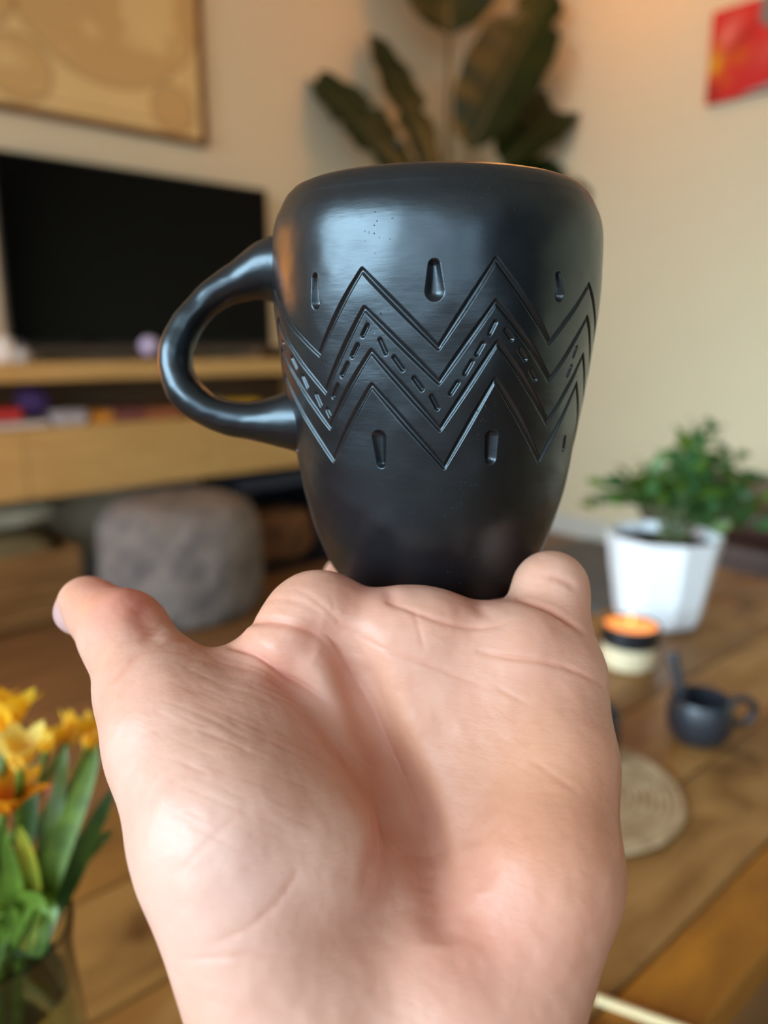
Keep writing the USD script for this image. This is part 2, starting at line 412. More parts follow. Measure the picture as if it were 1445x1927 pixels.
# wrist and forearm
cap((600, 1900, .138), .0170, (640, 2500, .150), .0190)
cap((850, 1900, .138), .0170, (860, 2500, .152), .0190)
cap((640, 2500, .150), .0190, (650, 3050, .190), .0270)
cap((860, 2500, .152), .0190, (870, 3050, .190), .0270)
cA = np.array([c[0] for c in CAPS]); cB = np.array([c[2] for c in CAPS]); rA = np.array([c[1] for c in CAPS]); rB = np.array([c[3] for c in CAPS])
KS = .0019
FINGER_FIRST, FINGER_LAST = 15, 26
def cap_d(p, i):
    ab = cB[i] - cA[i]
    t = np.clip(((p - cA[i]) @ ab) / (ab @ ab), 0, 1).astype(np.float32)
    return np.linalg.norm(p - cA[i] - t[..., None] * ab, axis=-1) - (rA[i] + (rB[i] - rA[i]) * t)
def hand_sdf(p):
    s = np.zeros(p.shape[:-1], np.float32)
    for i in range(len(cA)):
        k = KS
        s += np.exp(np.clip(-cap_d(p, i) / k, -60, 60))
    return -KS * np.log(np.maximum(s, 1e-30))
H = .0007
lo = np.array([-.098, -.335, .095]); hi = np.array([.075, .0, .285])
def surface_nets(lo, hi, h, f):
    n = np.ceil((hi - lo) / h).astype(int)
    n = (n + 3) // 4 * 4
    from scipy.ndimage import zoom
    ax = [lo[k] + np.arange(n[k]) * h for k in range(3)]
    cx = [lo[k] + np.arange(n[k] // 4 + 1) * h * 4 for k in range(3)]
    cg = np.stack(np.meshgrid(*cx, indexing='ij'), -1).astype(np.float32)
    cd = f(cg)
    near = np.abs(cd) < h * 4 * 1.8 + .0022
    blk = np.zeros(tuple(np.array(cd.shape) - 1), bool)
    for a, b, c in np.ndindex(2, 2, 2):
        blk |= near[a:a + blk.shape[0], b:b + blk.shape[1], c:c + blk.shape[2]]
    sign0 = np.where(cd[:-1, :-1, :-1] > 0, 1.0, -1.0).astype(np.float32)
    D = np.repeat(np.repeat(np.repeat(sign0, 4, 0), 4, 1), 4, 2)
    mask = np.repeat(np.repeat(np.repeat(blk, 4, 0), 4, 1), 4, 2)
    idx = np.argwhere(mask)
    for s in range(0, len(idx), 400000):
        e = idx[s:s + 400000]
        D[e[:, 0], e[:, 1], e[:, 2]] = f((lo + e * h).astype(np.float32))
    neg = D < 0
    S = tuple(np.array(D.shape) - 1)
    cnt = np.zeros(S, np.int8)
    for a, b, c in np.ndindex(2, 2, 2):
        cnt += neg[a:a + S[0], b:b + S[1], c:c + S[2]]
    act = np.argwhere((cnt > 0) & (cnt < 8))
    num = np.full(S, -1, np.int32); num[tuple(act.T)] = np.arange(len(act))
    acc, w = np.zeros((len(act), 3)), np.zeros(len(act))
    corners = list(np.ndindex(2, 2, 2))
    for ca in corners:
        for k in range(3):
            if ca[k]: continue
            cb = list(ca); cb[k] = 1
            da = D[tuple((act + ca).T)]; db = D[tuple((act + cb).T)]
            cr = (da < 0) != (db < 0)
            t = np.where(cr, da / np.where(cr, da - db, 1), 0)
            p = np.tile(np.array(ca, float), (len(act), 1)); p[:, k] = t
            acc[cr] += p[cr]; w[cr] += 1
    verts = lo + (act + acc / w[:, None]) * h
    faces = []
    for k in range(3):
        u, v = (k + 1) % 3, (k + 2) % 3
        sl0 = [slice(None)] * 3; sl1 = [slice(None)] * 3
        sl0[k] = slice(0, -1); sl1[k] = slice(1, None)
        cr = np.argwhere(neg[tuple(sl0)] != neg[tuple(sl1)])
        ok = (cr[:, u] > 0) & (cr[:, v] > 0) & (cr[:, u] < S[u]) & (cr[:, v] < S[v])
        cr = cr[ok]
        eu, ev = np.eye(3, dtype=int)[u], np.eye(3, dtype=int)[v]
        a, b, c, d = (num[tuple((cr - o).T)] for o in (0 * eu, eu, eu + ev, ev))
        fl = neg[tuple(cr.T)]
        quad = np.stack([a, b, c, d], 1)
        quad[~fl] = quad[~fl][:, ::-1]
        faces.append(quad)
    q = np.vstack(faces)
    q = q[(q >= 0).all(1)]
    return verts, np.vstack([q[:, [0, 1, 2]], q[:, [0, 2, 3]]])
hv, hf = surface_nets(lo, hi, H, hand_sdf)
hm = trimesh.Trimesh(hv, hf, process=False)
if hm.volume < 0: hf = hf[:, ::-1]
import scipy.sparse as sp
def adjacency(n, f):
    e = np.vstack([f[:, [0, 1]], f[:, [1, 2]], f[:, [2, 0]]]); e = np.vstack([e, e[:, ::-1]])
    A = sp.coo_matrix((np.ones(len(e)), (e[:, 0], e[:, 1])), (n, n)).tocsr(); A.data[:] = 1
    return sp.diags(1 / np.maximum(np.asarray(A.sum(1)).ravel(), 1)) @ A
ADJ = adjacency(len(hv), hf)
for _ in range(6): hv = hv + .5 * (ADJ @ hv - hv)
def normals(v, f):
    n = np.zeros_like(v); fn = np.cross(v[f[:, 1]] - v[f[:, 0]], v[f[:, 2]] - v[f[:, 0]])
    for k in range(3): np.add.at(n, f[:, k], fn)
    return n / np.maximum(np.linalg.norm(n, axis=1, keepdims=True), 1e-12)
# creases of the palm: polylines over the palm, (points, half width, depth) in pixels of the photograph at the palm's distance
CREASES = [
    ([(600, 1190), (640, 1215), (665, 1265), (692, 1325), (718, 1392), (760, 1480), (798, 1580), (822, 1690), (830, 1780)], 40, .0058),
    ([(600, 1190), (640, 1215), (665, 1265), (692, 1325), (718, 1392), (760, 1480), (798, 1580), (815, 1650)], 6, .0005),
    ([(409, 1206), (448, 1182), (520, 1172), (575, 1186), (625, 1222)], 8, .0007),
    ([(412, 1208), (450, 1220), (496, 1244), (549, 1278), (617, 1327), (690, 1400)], 26, .0012),
    ([(409, 1207), (450, 1219), (496, 1243), (549, 1277), (617, 1326)], 6, .0007),
    ([(560, 1110), (620, 1150), (690, 1205), (790, 1245), (880, 1280), (960, 1310)], 5, .00022),
    ([(900, 1225), (960, 1238), (1040, 1250), (1110, 1275), (1155, 1305)], 5, .00040),
    ([(730, 1130), (800, 1160), (860, 1178), (930, 1180), (975, 1165)], 5, .00035),
    ([(470, 1140), (540, 1130), (600, 1150), (650, 1190)], 6, .00012),
    ([(225, 1275), (290, 1220), (370, 1205), (405, 1212)], 8, .00035),
    ([(255, 1140), (278, 1180), (300, 1215)], 26, .0010),
    ([(690, 1380), (722, 1460), (730, 1530), (712, 1610), (690, 1700)], 24, .0013),
    ([(880, 1560), (905, 1620), (915, 1680)], 24, .0005),
    ([(560, 1640), (520, 1700), (460, 1750), (380, 1780)], 7, .00025),
    ([(340, 1805), (440, 1800), (560, 1790)], 6, .0002),
    ([(340, 1640), (420, 1560), (470, 1520)], 7, .00015),
    ([(975, 1130), (1010, 1142), (1060, 1165), (1105, 1200)], 6, .0008),
    ([(712, 1088), (735, 1120), (742, 1150)], 16, .0006),
    ([(880, 1108), (900, 1135), (905, 1165)], 16, .0006),
    ([(1030, 1085), (1060, 1092), (1090, 1110)], 8, .0004),
    ([(660, 1180), (700, 1290), (730, 1380)], 6, .00015),
    ([(620, 1120), (650, 1200)], 5, .00008), ([(780, 1150), (800, 1230)], 5, .00015), ([(930, 1290), (1000, 1330)], 5, .00015),
    ([(1000, 1430), (1100, 1500)], 6, .00012),
]
lrng = np.random.default_rng(17)
for k in range(64):                                   # the fine parallel lines over the thumb ball
    x0, y0 = lrng.uniform(280, 520), lrng.uniform(1235, 1560)
    L_ = lrng.uniform(50, 150); sl = lrng.uniform(.38, .52)
    CREASES.append(([(x0, y0), (x0 + L_ * .5, y0 + L_ * .5 * sl + lrng.uniform(-5, 5)), (x0 + L_, y0 + L_ * sl)], 3.0, .00005))
def polyline_d(x, y, L):
    """distance to the line and how far along it, from 0 to 1"""
    d = np.full(x.shape, 1e9); u = np.zeros(x.shape); n = len(L) - 1
    for k, ((ax_, ay), (bx, by)) in enumerate(zip(L[:-1], L[1:])):
        dx, dy = bx - ax_, by - ay
        t = np.clip(((x - ax_) * dx + (y - ay) * dy) / (dx * dx + dy * dy), 0, 1)
        e = np.hypot(x - ax_ - t * dx, y - ay - t * dy)
        u = np.where(e < d, (k + t) / n, u); d = np.minimum(d, e)
    return d, u
def smooth_line(L):
    return [tuple(p) for p in spline(np.array(L, float), 6 * len(L))] if len(L) > 2 else L
def refine(v, f, sel):
    """splits the chosen faces into four, and their neighbours so that no gap opens"""
    e = np.stack([f[:, [0, 1]], f[:, [1, 2]], f[:, [2, 0]]], 1)
    e.sort(axis=2)
    key = e[..., 0].astype(np.int64) * len(v) + e[..., 1]
    split = np.unique(key[sel])
    at = np.searchsorted(split, key); at = np.minimum(at, len(split) - 1)
    has = split[at] == key
    mid = np.where(has, at + len(v), -1)
    nv = np.vstack([v, .5 * (v[split // len(v)] + v[split % len(v)])])
    out = [f[has.sum(1) == 0]]
    k = has.sum(1)
    g, m = f[k == 3], mid[k == 3]
    out += [np.stack(c, 1) for c in ((g[:, 0], m[:, 0], m[:, 2]), (m[:, 0], g[:, 1], m[:, 1]), (m[:, 2], m[:, 1], g[:, 2]), (m[:, 0], m[:, 1], m[:, 2]))]
    for r in range(3):
        o = [(r + i) % 3 for i in range(3)]
        w = (k == 1) & has[:, r]
        g, m = f[w][:, o], mid[w][:, o]
        out += [np.stack((g[:, 0], m[:, 0], g[:, 2]), 1), np.stack((m[:, 0], g[:, 1], g[:, 2]), 1)]
        w = (k == 2) & ~has[:, r]
        g, m = f[w][:, o], mid[w][:, o]
        out += [np.stack((g[:, 2], m[:, 2], m[:, 1]), 1), np.stack((g[:, 0], g[:, 1], m[:, 1]), 1), np.stack((g[:, 0], m[:, 1], m[:, 2]), 1)]
    return nv, np.vstack(out)
for _ in range(1):
    fn = normals(hv, hf)
    face_on = -(fn * hv / np.linalg.norm(hv, axis=1, keepdims=True)).sum(1)
    pick = (face_on > 0.05) & (hv[:, 2] < .215) & (hv[:, 1] / hv[:, 2] > -.75)
    hv, hf = refine(hv, hf, pick[hf].any(1))
    ADJ = adjacency(len(hv), hf)
    for _k in range(2): hv = hv + .5 * (ADJ @ hv - hv)
hn = normals(hv, hf)
px, py = 722.5 + F * hv[:, 0] / hv[:, 2], 963.5 - F * hv[:, 1] / hv[:, 2]
view = hv / np.linalg.norm(hv, axis=1, keepdims=True)
facing = np.clip(-(hn * view).sum(1) * 3, 0, 1) * (hv[:, 2] < .21)
dsp = np.zeros(len(hv)); red = np.zeros(len(hv))
for L, w, dpt in CREASES:
    d, u = polyline_d(px, py, smooth_line(L))
    g = np.exp(-(d / w) ** 2) * np.clip(np.minimum(u + .12, 1.0 - u) / .30, 0, 1)
    dsp -= dpt * g; red += g * min(1.0, dpt / .0010) * (.8 if w < 12 else .25)
# soft bulges of the pads between the creases
for (x, y, w, h) in [(508, 1222, 50, .0030), (590, 1110, 80, .0006), (1010, 1190, 80, .0008), (840, 1130, 50, .0006), (1030, 1500, 150, .0003), (400, 1500, 150, .0005), (740, 1760, 60, .0004), (300, 1260, 60, .0006), (240, 1120, 50, .0010)]:
    dsp += h * np.exp(-((px - x) ** 2 + (py - y) ** 2) / w ** 2)
dsp += (meshkit.fbm(hv * 160, 3, 4) - .5) * .0007
hv = hv + hn * (dsp * np.where(dsp != 0, 1, 0) * (0.15 + .85 * facing))[:, None]
for _ in range(2): hv = hv + .4 * (ADJ @ hv - hv)
to_world = lambda p: EYE + p[:, :1] * RIGHT + p[:, 1:2] * AUP + p[:, 2:] * AX
# skin colour: paler thumb ball, pinker joints, finger ends, creases
base = np.array([.53, .255, .165]); pale = np.array([.66, .41, .315]); pink = np.array([.53, .175, .110]); tan = np.array([.50, .215, .115])
m1 = np.clip(meshkit.fbm(hv * 90, 4, 11) * 1.6 - .4, 0, 1)[:, None]
col = base * (1 - .45 * m1) + pale * .45 * m1
def blend(c, k, a): return c * (1 - a[:, None]) + k * a[:, None]
def blob(x, y, w): return np.exp(-((px - x) ** 2 + (py - y) ** 2) / w ** 2)
col = blend(col, pale, np.clip(.6 * blob(380, 1620, 220), 0, 1))
col = blend(col, tan, np.clip(.85 * blob(1130, 1560, 260) + .35 * blob(900, 1400, 160) + .5 * blob(720, 1420, 110), 0, .9))
col = blend(col, pink, np.clip(.6 * blob(205, 1112, 70) + .6 * blob(275, 1120, 55) + .35 * blob(700, 1110, 60) + .35 * blob(880, 1130, 50) + .40 * blob(900, 1750, 170) + .25 * blob(1110, 1200, 60) + .3 * blob(520, 1250, 80), 0, .8))
col = blend(col, pink, np.clip(.5 * red * facing, 0, .7))
M_skin = usdkit.material(stage, '/World/Looks/skin', {
    'a': ('attribute', {'attribute': 'paint'}), 'g': ('geometry', {}),
    'm': ('mapping', {'rotation': (0, 0, .6), 'scale': (1, 1, 3.0)}),
    'n': ('noise_texture', {'scale': 700, 'detail': 4}), 'n2': ('noise_texture', {'scale': 260, 'detail': 3}),
    'b': ('bump', {'distance': .00007, 'strength': .8}), 'b2': ('bump', {'distance': .00012, 'strength': .6}),
    'p': ('principled_bsdf', {'roughness': .47, 'specular_ior_level': .32, 'subsurface_weight': .25, 'subsurface_scale': .003, 'subsurface_radius': (1.0, .35, .2), 'subsurface_method': 'random_walk'}),
}, [('a.color', 'p.base_color'), ('g.position', 'm.vector'), ('m.vector', 'n.vector'), ('m.vector', 'n2.vector'), ('n.fac', 'b.height'), ('n2.fac', 'b2.height'), ('b.normal', 'b2.normal'), ('b2.normal', 'p.normal')], surface='p.BSDF')
hand = thing('person', 'open left hand, palm to the camera, holding up the black mug on its fingers', 'person')
obj('hand', (to_world(hv), hf), M_skin, hand, smooth=True, color=col)
M_nail = mat('nail', (.46, .265, .235), .35, .35)
def nail(center, along, out, L, W):
    """a curved plate lying on the finger end"""
    along = along / np.linalg.norm(along); out = out - along * (out @ along); out /= np.linalg.norm(out)
    side = np.cross(along, out)
    u, v = np.meshgrid(np.linspace(-1, 1, 13), np.linspace(-1, 1, 13), indexing='ij')
    k = np.sqrt(1 - .25 * np.clip(v, 0, 1) ** 2 * 1.6)
    def sheet(lift):
        return center + along * (v[..., None] * L / 2) + side * (u * k)[..., None] * W / 2 + out * (lift - .34 * W * u ** 2 - .12 * L * v ** 2)[..., None]
    A, B = sheet(0.0).reshape(-1, 3), sheet(-.0012).reshape(-1, 3)
    i, j = np.meshgrid(np.arange(12), np.arange(12), indexing='ij')
    q = np.stack([i * 13 + j, (i + 1) * 13 + j, (i + 1) * 13 + j + 1, i * 13 + j + 1], -1).reshape(-1, 4)
    edge = np.r_[np.arange(12), np.arange(12) * 13 + 12, 168 - np.arange(12), (12 - np.arange(12)) * 13]
    e2 = np.roll(edge, -1)
    s = np.stack([edge, edge + 169, e2 + 169, e2], 1)
    return np.vstack([A, B]), np.vstack([q, q[:, ::-1] + 169, s])
tw = lambda p: to_world(p[None])[0]
def vec(p): return p[0] * RIGHT + p[1] * AUP + p[2] * AX
tip, ipj = C(168, 1138, .196), C(236, 1196, .180)
ax_t = vec(tip - ipj)
out_t = vec(np.array([-.75, -.50, -.42]))
cn = tw(tip) + out_t / np.linalg.norm(out_t) * .0092 - ax_t / np.linalg.norm(ax_t) * .001
obj('thumbnail', nail(cn, ax_t, out_t, .012, .011), M_nail, hand, smooth=40, label='pale pink thumbnail')

# ------------------------------------------------------------------ coffee table
TZ = .45
TX0, TX1, TY0, TY1 = -.12, 1.495, .173, .68
M_planks = []
for i, (c1, c2) in enumerate([((.33, .145, .030), (.20, .085, .020)), ((.36, .19, .060), (.20, .09, .024)), ((.27, .115, .025), (.38, .195, .060)), ((.33, .16, .042), (.18, .08, .020)), ((.42, .165, .016), (.26, .10, .014))]):
    M_planks.append(usdkit.material(stage, f'/World/Looks/table_plank_{i}', {
        'g': ('geometry', {}), 'm': ('mapping', {'scale': (3, 9, 1), 'location': (i * 3.1, i * 1.7, 0)}), 'n': ('noise_texture', {'scale': 2.2, 'detail': 4, 'distortion': .5}),
        'n2': ('noise_texture', {'scale': 11, 'detail': 3}), 'r': ('rgb_ramp', {'ramp': [(.38, c1), (.62, c2)]}), 'st': ('rgb_ramp', {'ramp': [(.60, (1, 1, 1)), (.70, (.45, .36, .3))]}),
        'x': ('mix', {'mix_type': 'multiply', 'fac': 1.0}), 'rr': ('map_range', {'from_min': .3, 'from_max': .7, 'to_min': .28, 'to_max': .5}),
        'p': ('principled_bsdf', {'specular_ior_level': .25})},
        [('g.position', 'm.vector'), ('m.vector', 'n.vector'), ('g.position', 'n2.vector'), ('n.fac', 'r.fac'), ('n2.fac', 'st.fac'), ('r.color', 'x.color1'), ('st.color', 'x.color2'), ('x.color', 'p.base_color'), ('n2.fac', 'rr.value'), ('rr.result', 'p.roughness')], surface='p.BSDF'))
table = thing('coffee_table', 'long worn orange-brown wooden plank coffee table under the potted plant', 'table')
edges = [TY0, .228, .33, .45, .57, TY1]
for i in range(5):
    obj('plank', box(TX0, TX1, edges[i] + .0008, edges[i + 1] - .0008, TZ - .03, TZ, .003), M_planks[[4, 1, 2, 3, 0][i]], table, smooth=40)
M_tleg = mat('table_leg_wood', (.20, .10, .04), .5)
obj('apron', join([box(TX0 + .05, TX1 - .05, TY0 + .03, TY0 + .05, TZ - .10, TZ - .03), box(TX0 + .05, TX1 - .05, TY1 - .05, TY1 - .03, TZ - .10, TZ - .03)]), M_tleg, table)
for x in (TX0 + .06, TX1 - .06):
    for y in (TY0 + .05, TY1 - .05):
        obj('leg', box(x - .025, x + .025, y - .025, y + .025, 0, TZ - .03, .004), M_tleg, table, smooth=40)

# ------------------------------------------------------------------ potted plant on the table
pp = on_z(1236, 1168, TZ)
pp_a = to_px(pp)[2]
R1, R0, PH = 103 / F * pp_a, 78 / F * pp_a, .150
plant = thing('potted_plant', 'bushy small-leaved green plant in a white faceted pot on the coffee table', 'plant', pp)
M_pot = mat('white_glazed_pot', (.86, .86, .84), .25, .5)
M_soil = mat('potting_soil', (.02, .014, .01), .95, .1, bump=.004, bump_scale=80)
pr = [(0, 0), (R0 * .75, 0), (R0 * .93, .006), (R0, .018), (R1, PH), (R1 - .006, PH), (R1 - .012, PH - .02), (0, PH - .021)]
obj('pot', lathe(pr, 10, .25), M_pot, plant)
obj('soil', lathe([(0, PH - .014), (R1 * .5, PH - .010), (R1 - .012, PH - .016), (R1 - .013, PH - .02)], 24), M_soil, plant, smooth=True)
M_stem = mat('green_stem', (.10, .12, .04), .6)
M_leaf = [leafy('small_leaf_a', lin(72, 108, 44), lin(104, 136, 54), .45, .3, 60), leafy('small_leaf_b', lin(54, 96, 54), lin(80, 122, 66), .35, .25, 60), leafy('small_leaf_c', lin(104, 128, 36), lin(76, 112, 40), .45, .35, 60)]
def leaf_mesh(base, direction, normal, L, W, fold=.25, droop=.15, n=6, thick=.0):
    """an oval blade: base point, unit direction, normal; a strip of two halves along a midrib"""
    d = direction / np.linalg.norm(direction); nn = normal - d * (normal @ d); nn /= np.linalg.norm(nn) + 1e-12
    s = np.cross(d, nn)
    v = []
    for i in range(n + 1):
        t = i / n
        w = W / 2 * (math.sin(math.pi * min(1, .06 + t * .94)) ** .75) if i not in (n,) else 0
        c = base + d * L * t - nn * droop * L * t * t
        v += [c - s * w + nn * fold * w, c, c + s * w + nn * fold * w]
    f = []
    for i in range(n):
        a, b = i * 3, i * 3 + 3
        f += [(a, a + 1, b + 1), (a, b + 1, b), (a + 1, a + 2, b + 2), (a + 1, b + 2, b + 1)]
    return np.array(v), np.array(f)
prg = np.random.default_rng(21)
# stem ends seen in the photograph, as pixels with a little depth to either side
ENDS = [(1150, 900, 0), (1180, 880, .02), (1215, 868, -.02), (1245, 880, .03), (1130, 935, .0), (1165, 940, -.03), (1200, 905, .04), (1290, 835, 0), (1315, 815, .03), (1345, 840, -.03), (1370, 850, .04),
        (1400, 880, 0), (1425, 890, .03), (1345, 890, .05), (1380, 920, -.04), (1410, 940, .0), (1440, 930, -.03), (1330, 930, -.05), (1360, 965, .02), (1390, 985, -.02), (1310, 870, -.05), (1295, 905, .05), (1250, 920, .05), (1340, 990, -.05), (1450, 960, .03), (1112, 945, .02), (1135, 905, -.03), (1305, 796, .02), (1335, 800, -.02), (1275, 845, .04), (1400, 910, .06), (1430, 985, .0), (1395, 850, -.03)]
top = np.array([0, 0, PH - .014])
nleaf = 0
for ex, ey, dd in ENDS:
    end = deep(ex, ey + 12, pp_a + dd) - pp
    st = top + np.array([*(prg.normal(0, .012, 2) + np.array([.010, -.006])), 0])
    mid = st + (end - st) * .5 + np.array([0, 0, .02 + .02 * prg.random()])
    cv = spline(np.array([st, mid, end]), 8)
    obj('stem', tube(cv, np.linspace(.0018, .0009, 8), 5), M_stem, plant, smooth=True)
    for k in range(9):
        t = .42 + .58 * (k / 8)
        p = np.array([np.interp(t * 7, np.arange(8), cv[:, c]) for c in range(3)])
        tang = cv[-1] - cv[4]
        ang = k * 2.4 + prg.random() * 1.2
        out = np.array([math.cos(ang), math.sin(ang), .35 + .5 * prg.random()])
        L = .026 + .016 * prg.random()
        obj('leaf', leaf_mesh(p, out / np.linalg.norm(out) + .4 * tang / np.linalg.norm(tang), np.array([0, 0, 1.0]) + .5 * prg.normal(0, 1, 3), L, L * .62), M_leaf[[0, 0, 1, 2][prg.integers(4)] if ex < 1270 else [0, 1, 1, 2][prg.integers(4)]], plant, smooth=True)
        nleaf += 1

# ------------------------------------------------------------------ candle
cp = on_z(1181, 1250, TZ)
ca = to_px(cp)[2]
CR = 53 / F * ca
M_cream = mat('cream_ceramic', lin(225, 205, 165), .5, .5)
M_collar = mat('black_collar', (.012, .012, .013), .3, .5)
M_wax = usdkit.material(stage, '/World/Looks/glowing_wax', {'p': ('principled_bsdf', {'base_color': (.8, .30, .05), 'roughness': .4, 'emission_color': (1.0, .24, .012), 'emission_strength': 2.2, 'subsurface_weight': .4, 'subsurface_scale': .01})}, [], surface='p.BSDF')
candle = thing('candle', 'lit candle in a cream jar with a black rim, in front of the white pot', 'candle', cp)
CH = .062
obj('jar', lathe([(0, 0), (CR * .80, 0), (CR * .90, .003), (CR * .95, .010), (CR * .95, CH - .026), (0, CH - .026)], 48), M_cream, candle, smooth=40)
obj('collar', lathe([(CR * .95, CH - .028), (CR, CH - .026), (CR, CH - .001), (CR * .98, CH), (CR * .92, CH), (CR * .92, CH - .020), (0, CH - .022)], 48), M_collar, candle, smooth=40)
obj('wax', lathe([(CR * .915, CH - .020), (CR * .915, CH - .0030), (CR * .80, CH - .0042), (0, CH - .0046)], 48), M_wax, candle, smooth=40)
obj('wick', tube([(0, 0, CH - .006), (.0003, 0, CH + .002), (.0010, 0, CH + .006)], .0007, 6), M_black, candle)
M_flame = emit('flame', (1.0, .46, .13), 6.0)
obj('flame', lathe([(0, CH - .001), (.0026, CH + .001), (.0034, CH + .004), (.0026, CH + .008), (.0010, CH + .012), (0, CH + .014)], 16), M_flame, candle, smooth=True)

# ------------------------------------------------------------------ small black cup with spoon
def clay_cup(name, label, loc, r, h, handle_dir, parts=True):
    c = thing(name, label, 'cup', loc)
    obj('body', lathe([(0, 0), (r * .55, 0), (r * .66, .002), (r * .90, h * .22), (r, h * .50), (r * .97, h * .78), (r * .90, h * .97), (r * .87, h), (r * .82, h * .98), (r * .88, h * .75), (r * .90, h * .5), (r * .78, h * .2), (0, h * .1)], 48), M_clay2, c, smooth=50)
    hd = np.array([math.cos(handle_dir), math.sin(handle_dir), 0])
    th = np.linspace(0, 2 * np.pi, 33)
    rr = h * .30
    cc = hd * (r * .90 + rr) + np.array([0, 0, h * .62])
    ringp = cc + rr * (np.cos(th)[:, None] * hd + np.sin(th)[:, None] * np.array([0, 0, 1.0]))
    obj('handle', tube(ringp, h * .088, 10, up=np.cross(hd, [0, 0, 1.0])), M_clay2, c, smooth=True)
    return c
M_clay2 = mat('dark_clay', (.020, .022, .027), .34, .6, bump=.0006, bump_scale=90)
cpos = on_z(1312, 1392, TZ)
ra = to_px(cpos)[2]
cup_r, cup_h = 60 / F * ra, .054
hdir = math.atan2(RIGHT[1], RIGHT[0])
clay_cup('cup', 'small black clay cup with a ring handle standing on the table, spoon inside', cpos, cup_r, cup_h, hdir + .1)
s0 = cpos + np.array([0, 0, .012]) - .3 * cup_r * RIGHT
s1 = deep(1266, 1228, ra - .0)
spoon = thing('spoon', 'dark clay spoon handle leaning out of the small black cup', 'spoon')
sp_pts = s0 + (s1 - s0) * np.linspace(0, 1, 12)[:, None]
obj('handle', tube(sp_pts, np.linspace(.0055, .0080, 12), 10, flat=.7), M_clay2, spoon, smooth=True)
bw = trimesh.creation.icosphere(2, 1.0); bw.apply_scale([.009, .009, .006]); 
obj('bowl', move(bw, s0), M_clay2, spoon, smooth=True)

# ------------------------------------------------------------------ round woven mat
mp = on_z(1085, 1490, TZ)
ma = to_px(mp)[2]
MR = 190 / F * ma
mat_t = thing('woven_mat', 'round pale woven straw mat on the table, half hidden by the hand', 'mat', mp)
M_straw = mat('straw', lin(188, 160, 122), .8, .2, lin(160, 128, 92), 60, bump=.002, bump_scale=300)
nr_ = 14
for k in range(nr_):
    rr = MR * (k + .6) / nr_
    th = np.linspace(0, 2 * np.pi, 73)
    obj('coil', tube(np.stack([rr * np.cos(th), rr * np.sin(th), np.full(73, .0042)], 1), MR / nr_ * .56, 8, flat=.7, cap=False), M_straw, mat_t, smooth=True)
q2 = on_z(1099, 1424, TZ + .0085)
clay_cup('cup', 'blue-grey clay cup on the woven mat, almost wholly hidden behind the hand', q2, .036, .058, hdir + 2.5)

# ------------------------------------------------------------------ pale stick
a_, b_ = on_z(1120, 1878, TZ + .003), on_z(1330, 1955, TZ + .003)
M_stick = mat('pale_wood_stick', lin(226, 200, 150), .55, .4)
stick = obj('stick', tube(np.array([a_, (a_ + b_) / 2, b_]), .0034, 10), M_stick, None, smooth=40)
tag(stick, 'thin cream wooden stick lying on the table edge', 'stick')

# ------------------------------------------------------------------ vase of yellow flowers
va = .352
vtop = deep(-14, 1752, va); VB = np.array([vtop[0], vtop[1], TZ]); VH = vtop[2] - TZ
vase = thing('vase', 'clear greenish glass vase of water holding the yellow flowers', 'vase', VB)
M_glass = usdkit.material(stage, '/World/Looks/green_glass', {'p': ('principled_bsdf', {'base_color': (.86, .93, .84), 'roughness': .08, 'transmission_weight': 1.0, 'ior': 1.45})}, [], surface='p.BSDF')
M_water = usdkit.material(stage, '/World/Looks/vase_water', {'p': ('principled_bsdf', {'base_color': (.70, .80, .62), 'roughness': .02, 'transmission_weight': 1.0, 'ior': 1.33})}, [], surface='p.BSDF')
VR = .036
obj('glass', lathe([(0, 0), (VR * .8, 0), (VR * .9, .004), (VR * 1.05, VH * .3), (VR * 1.02, VH * .6), (VR * .92, VH * .9), (VR * .98, VH), (VR * .93, VH), (VR * .87, VH * .9), (VR * .96, VH * .6), (VR * .99, VH * .3), (VR * .82, .010), (0, .010)], 48), M_glass, vase, smooth=40)
obj('water', lathe([(0, .011), (VR * .80, .012), (VR * .97, VH * .3), (VR * .94, VH * .6), (VR * .87, VH * .82), (0, VH * .82)], 48), M_water, vase, smooth=40)
M_gl = [leafy('blade_green', lin(82, 108, 30), lin(110, 136, 44), .4, .35, 80), leafy('blade_dark', lin(52, 84, 34), lin(84, 112, 40), .4, .3, 80), leafy('blade_yellow', lin(170, 160, 50), lin(140, 150, 50), .4, .35, 80)]
M_petal = [leafy('petal_yellow', lin(250, 190, 20), lin(255, 212, 60), .5, .4, 90), leafy('petal_pale', lin(250, 220, 110), lin(255, 205, 60), .5, .4, 90), leafy('petal_orange', lin(226, 130, 10), lin(240, 165, 20), .5, .4, 90), leafy('petal_red', lin(150, 40, 12), lin(190, 70, 20), .5, .3, 90)]
vg = np.random.default_rng(5)
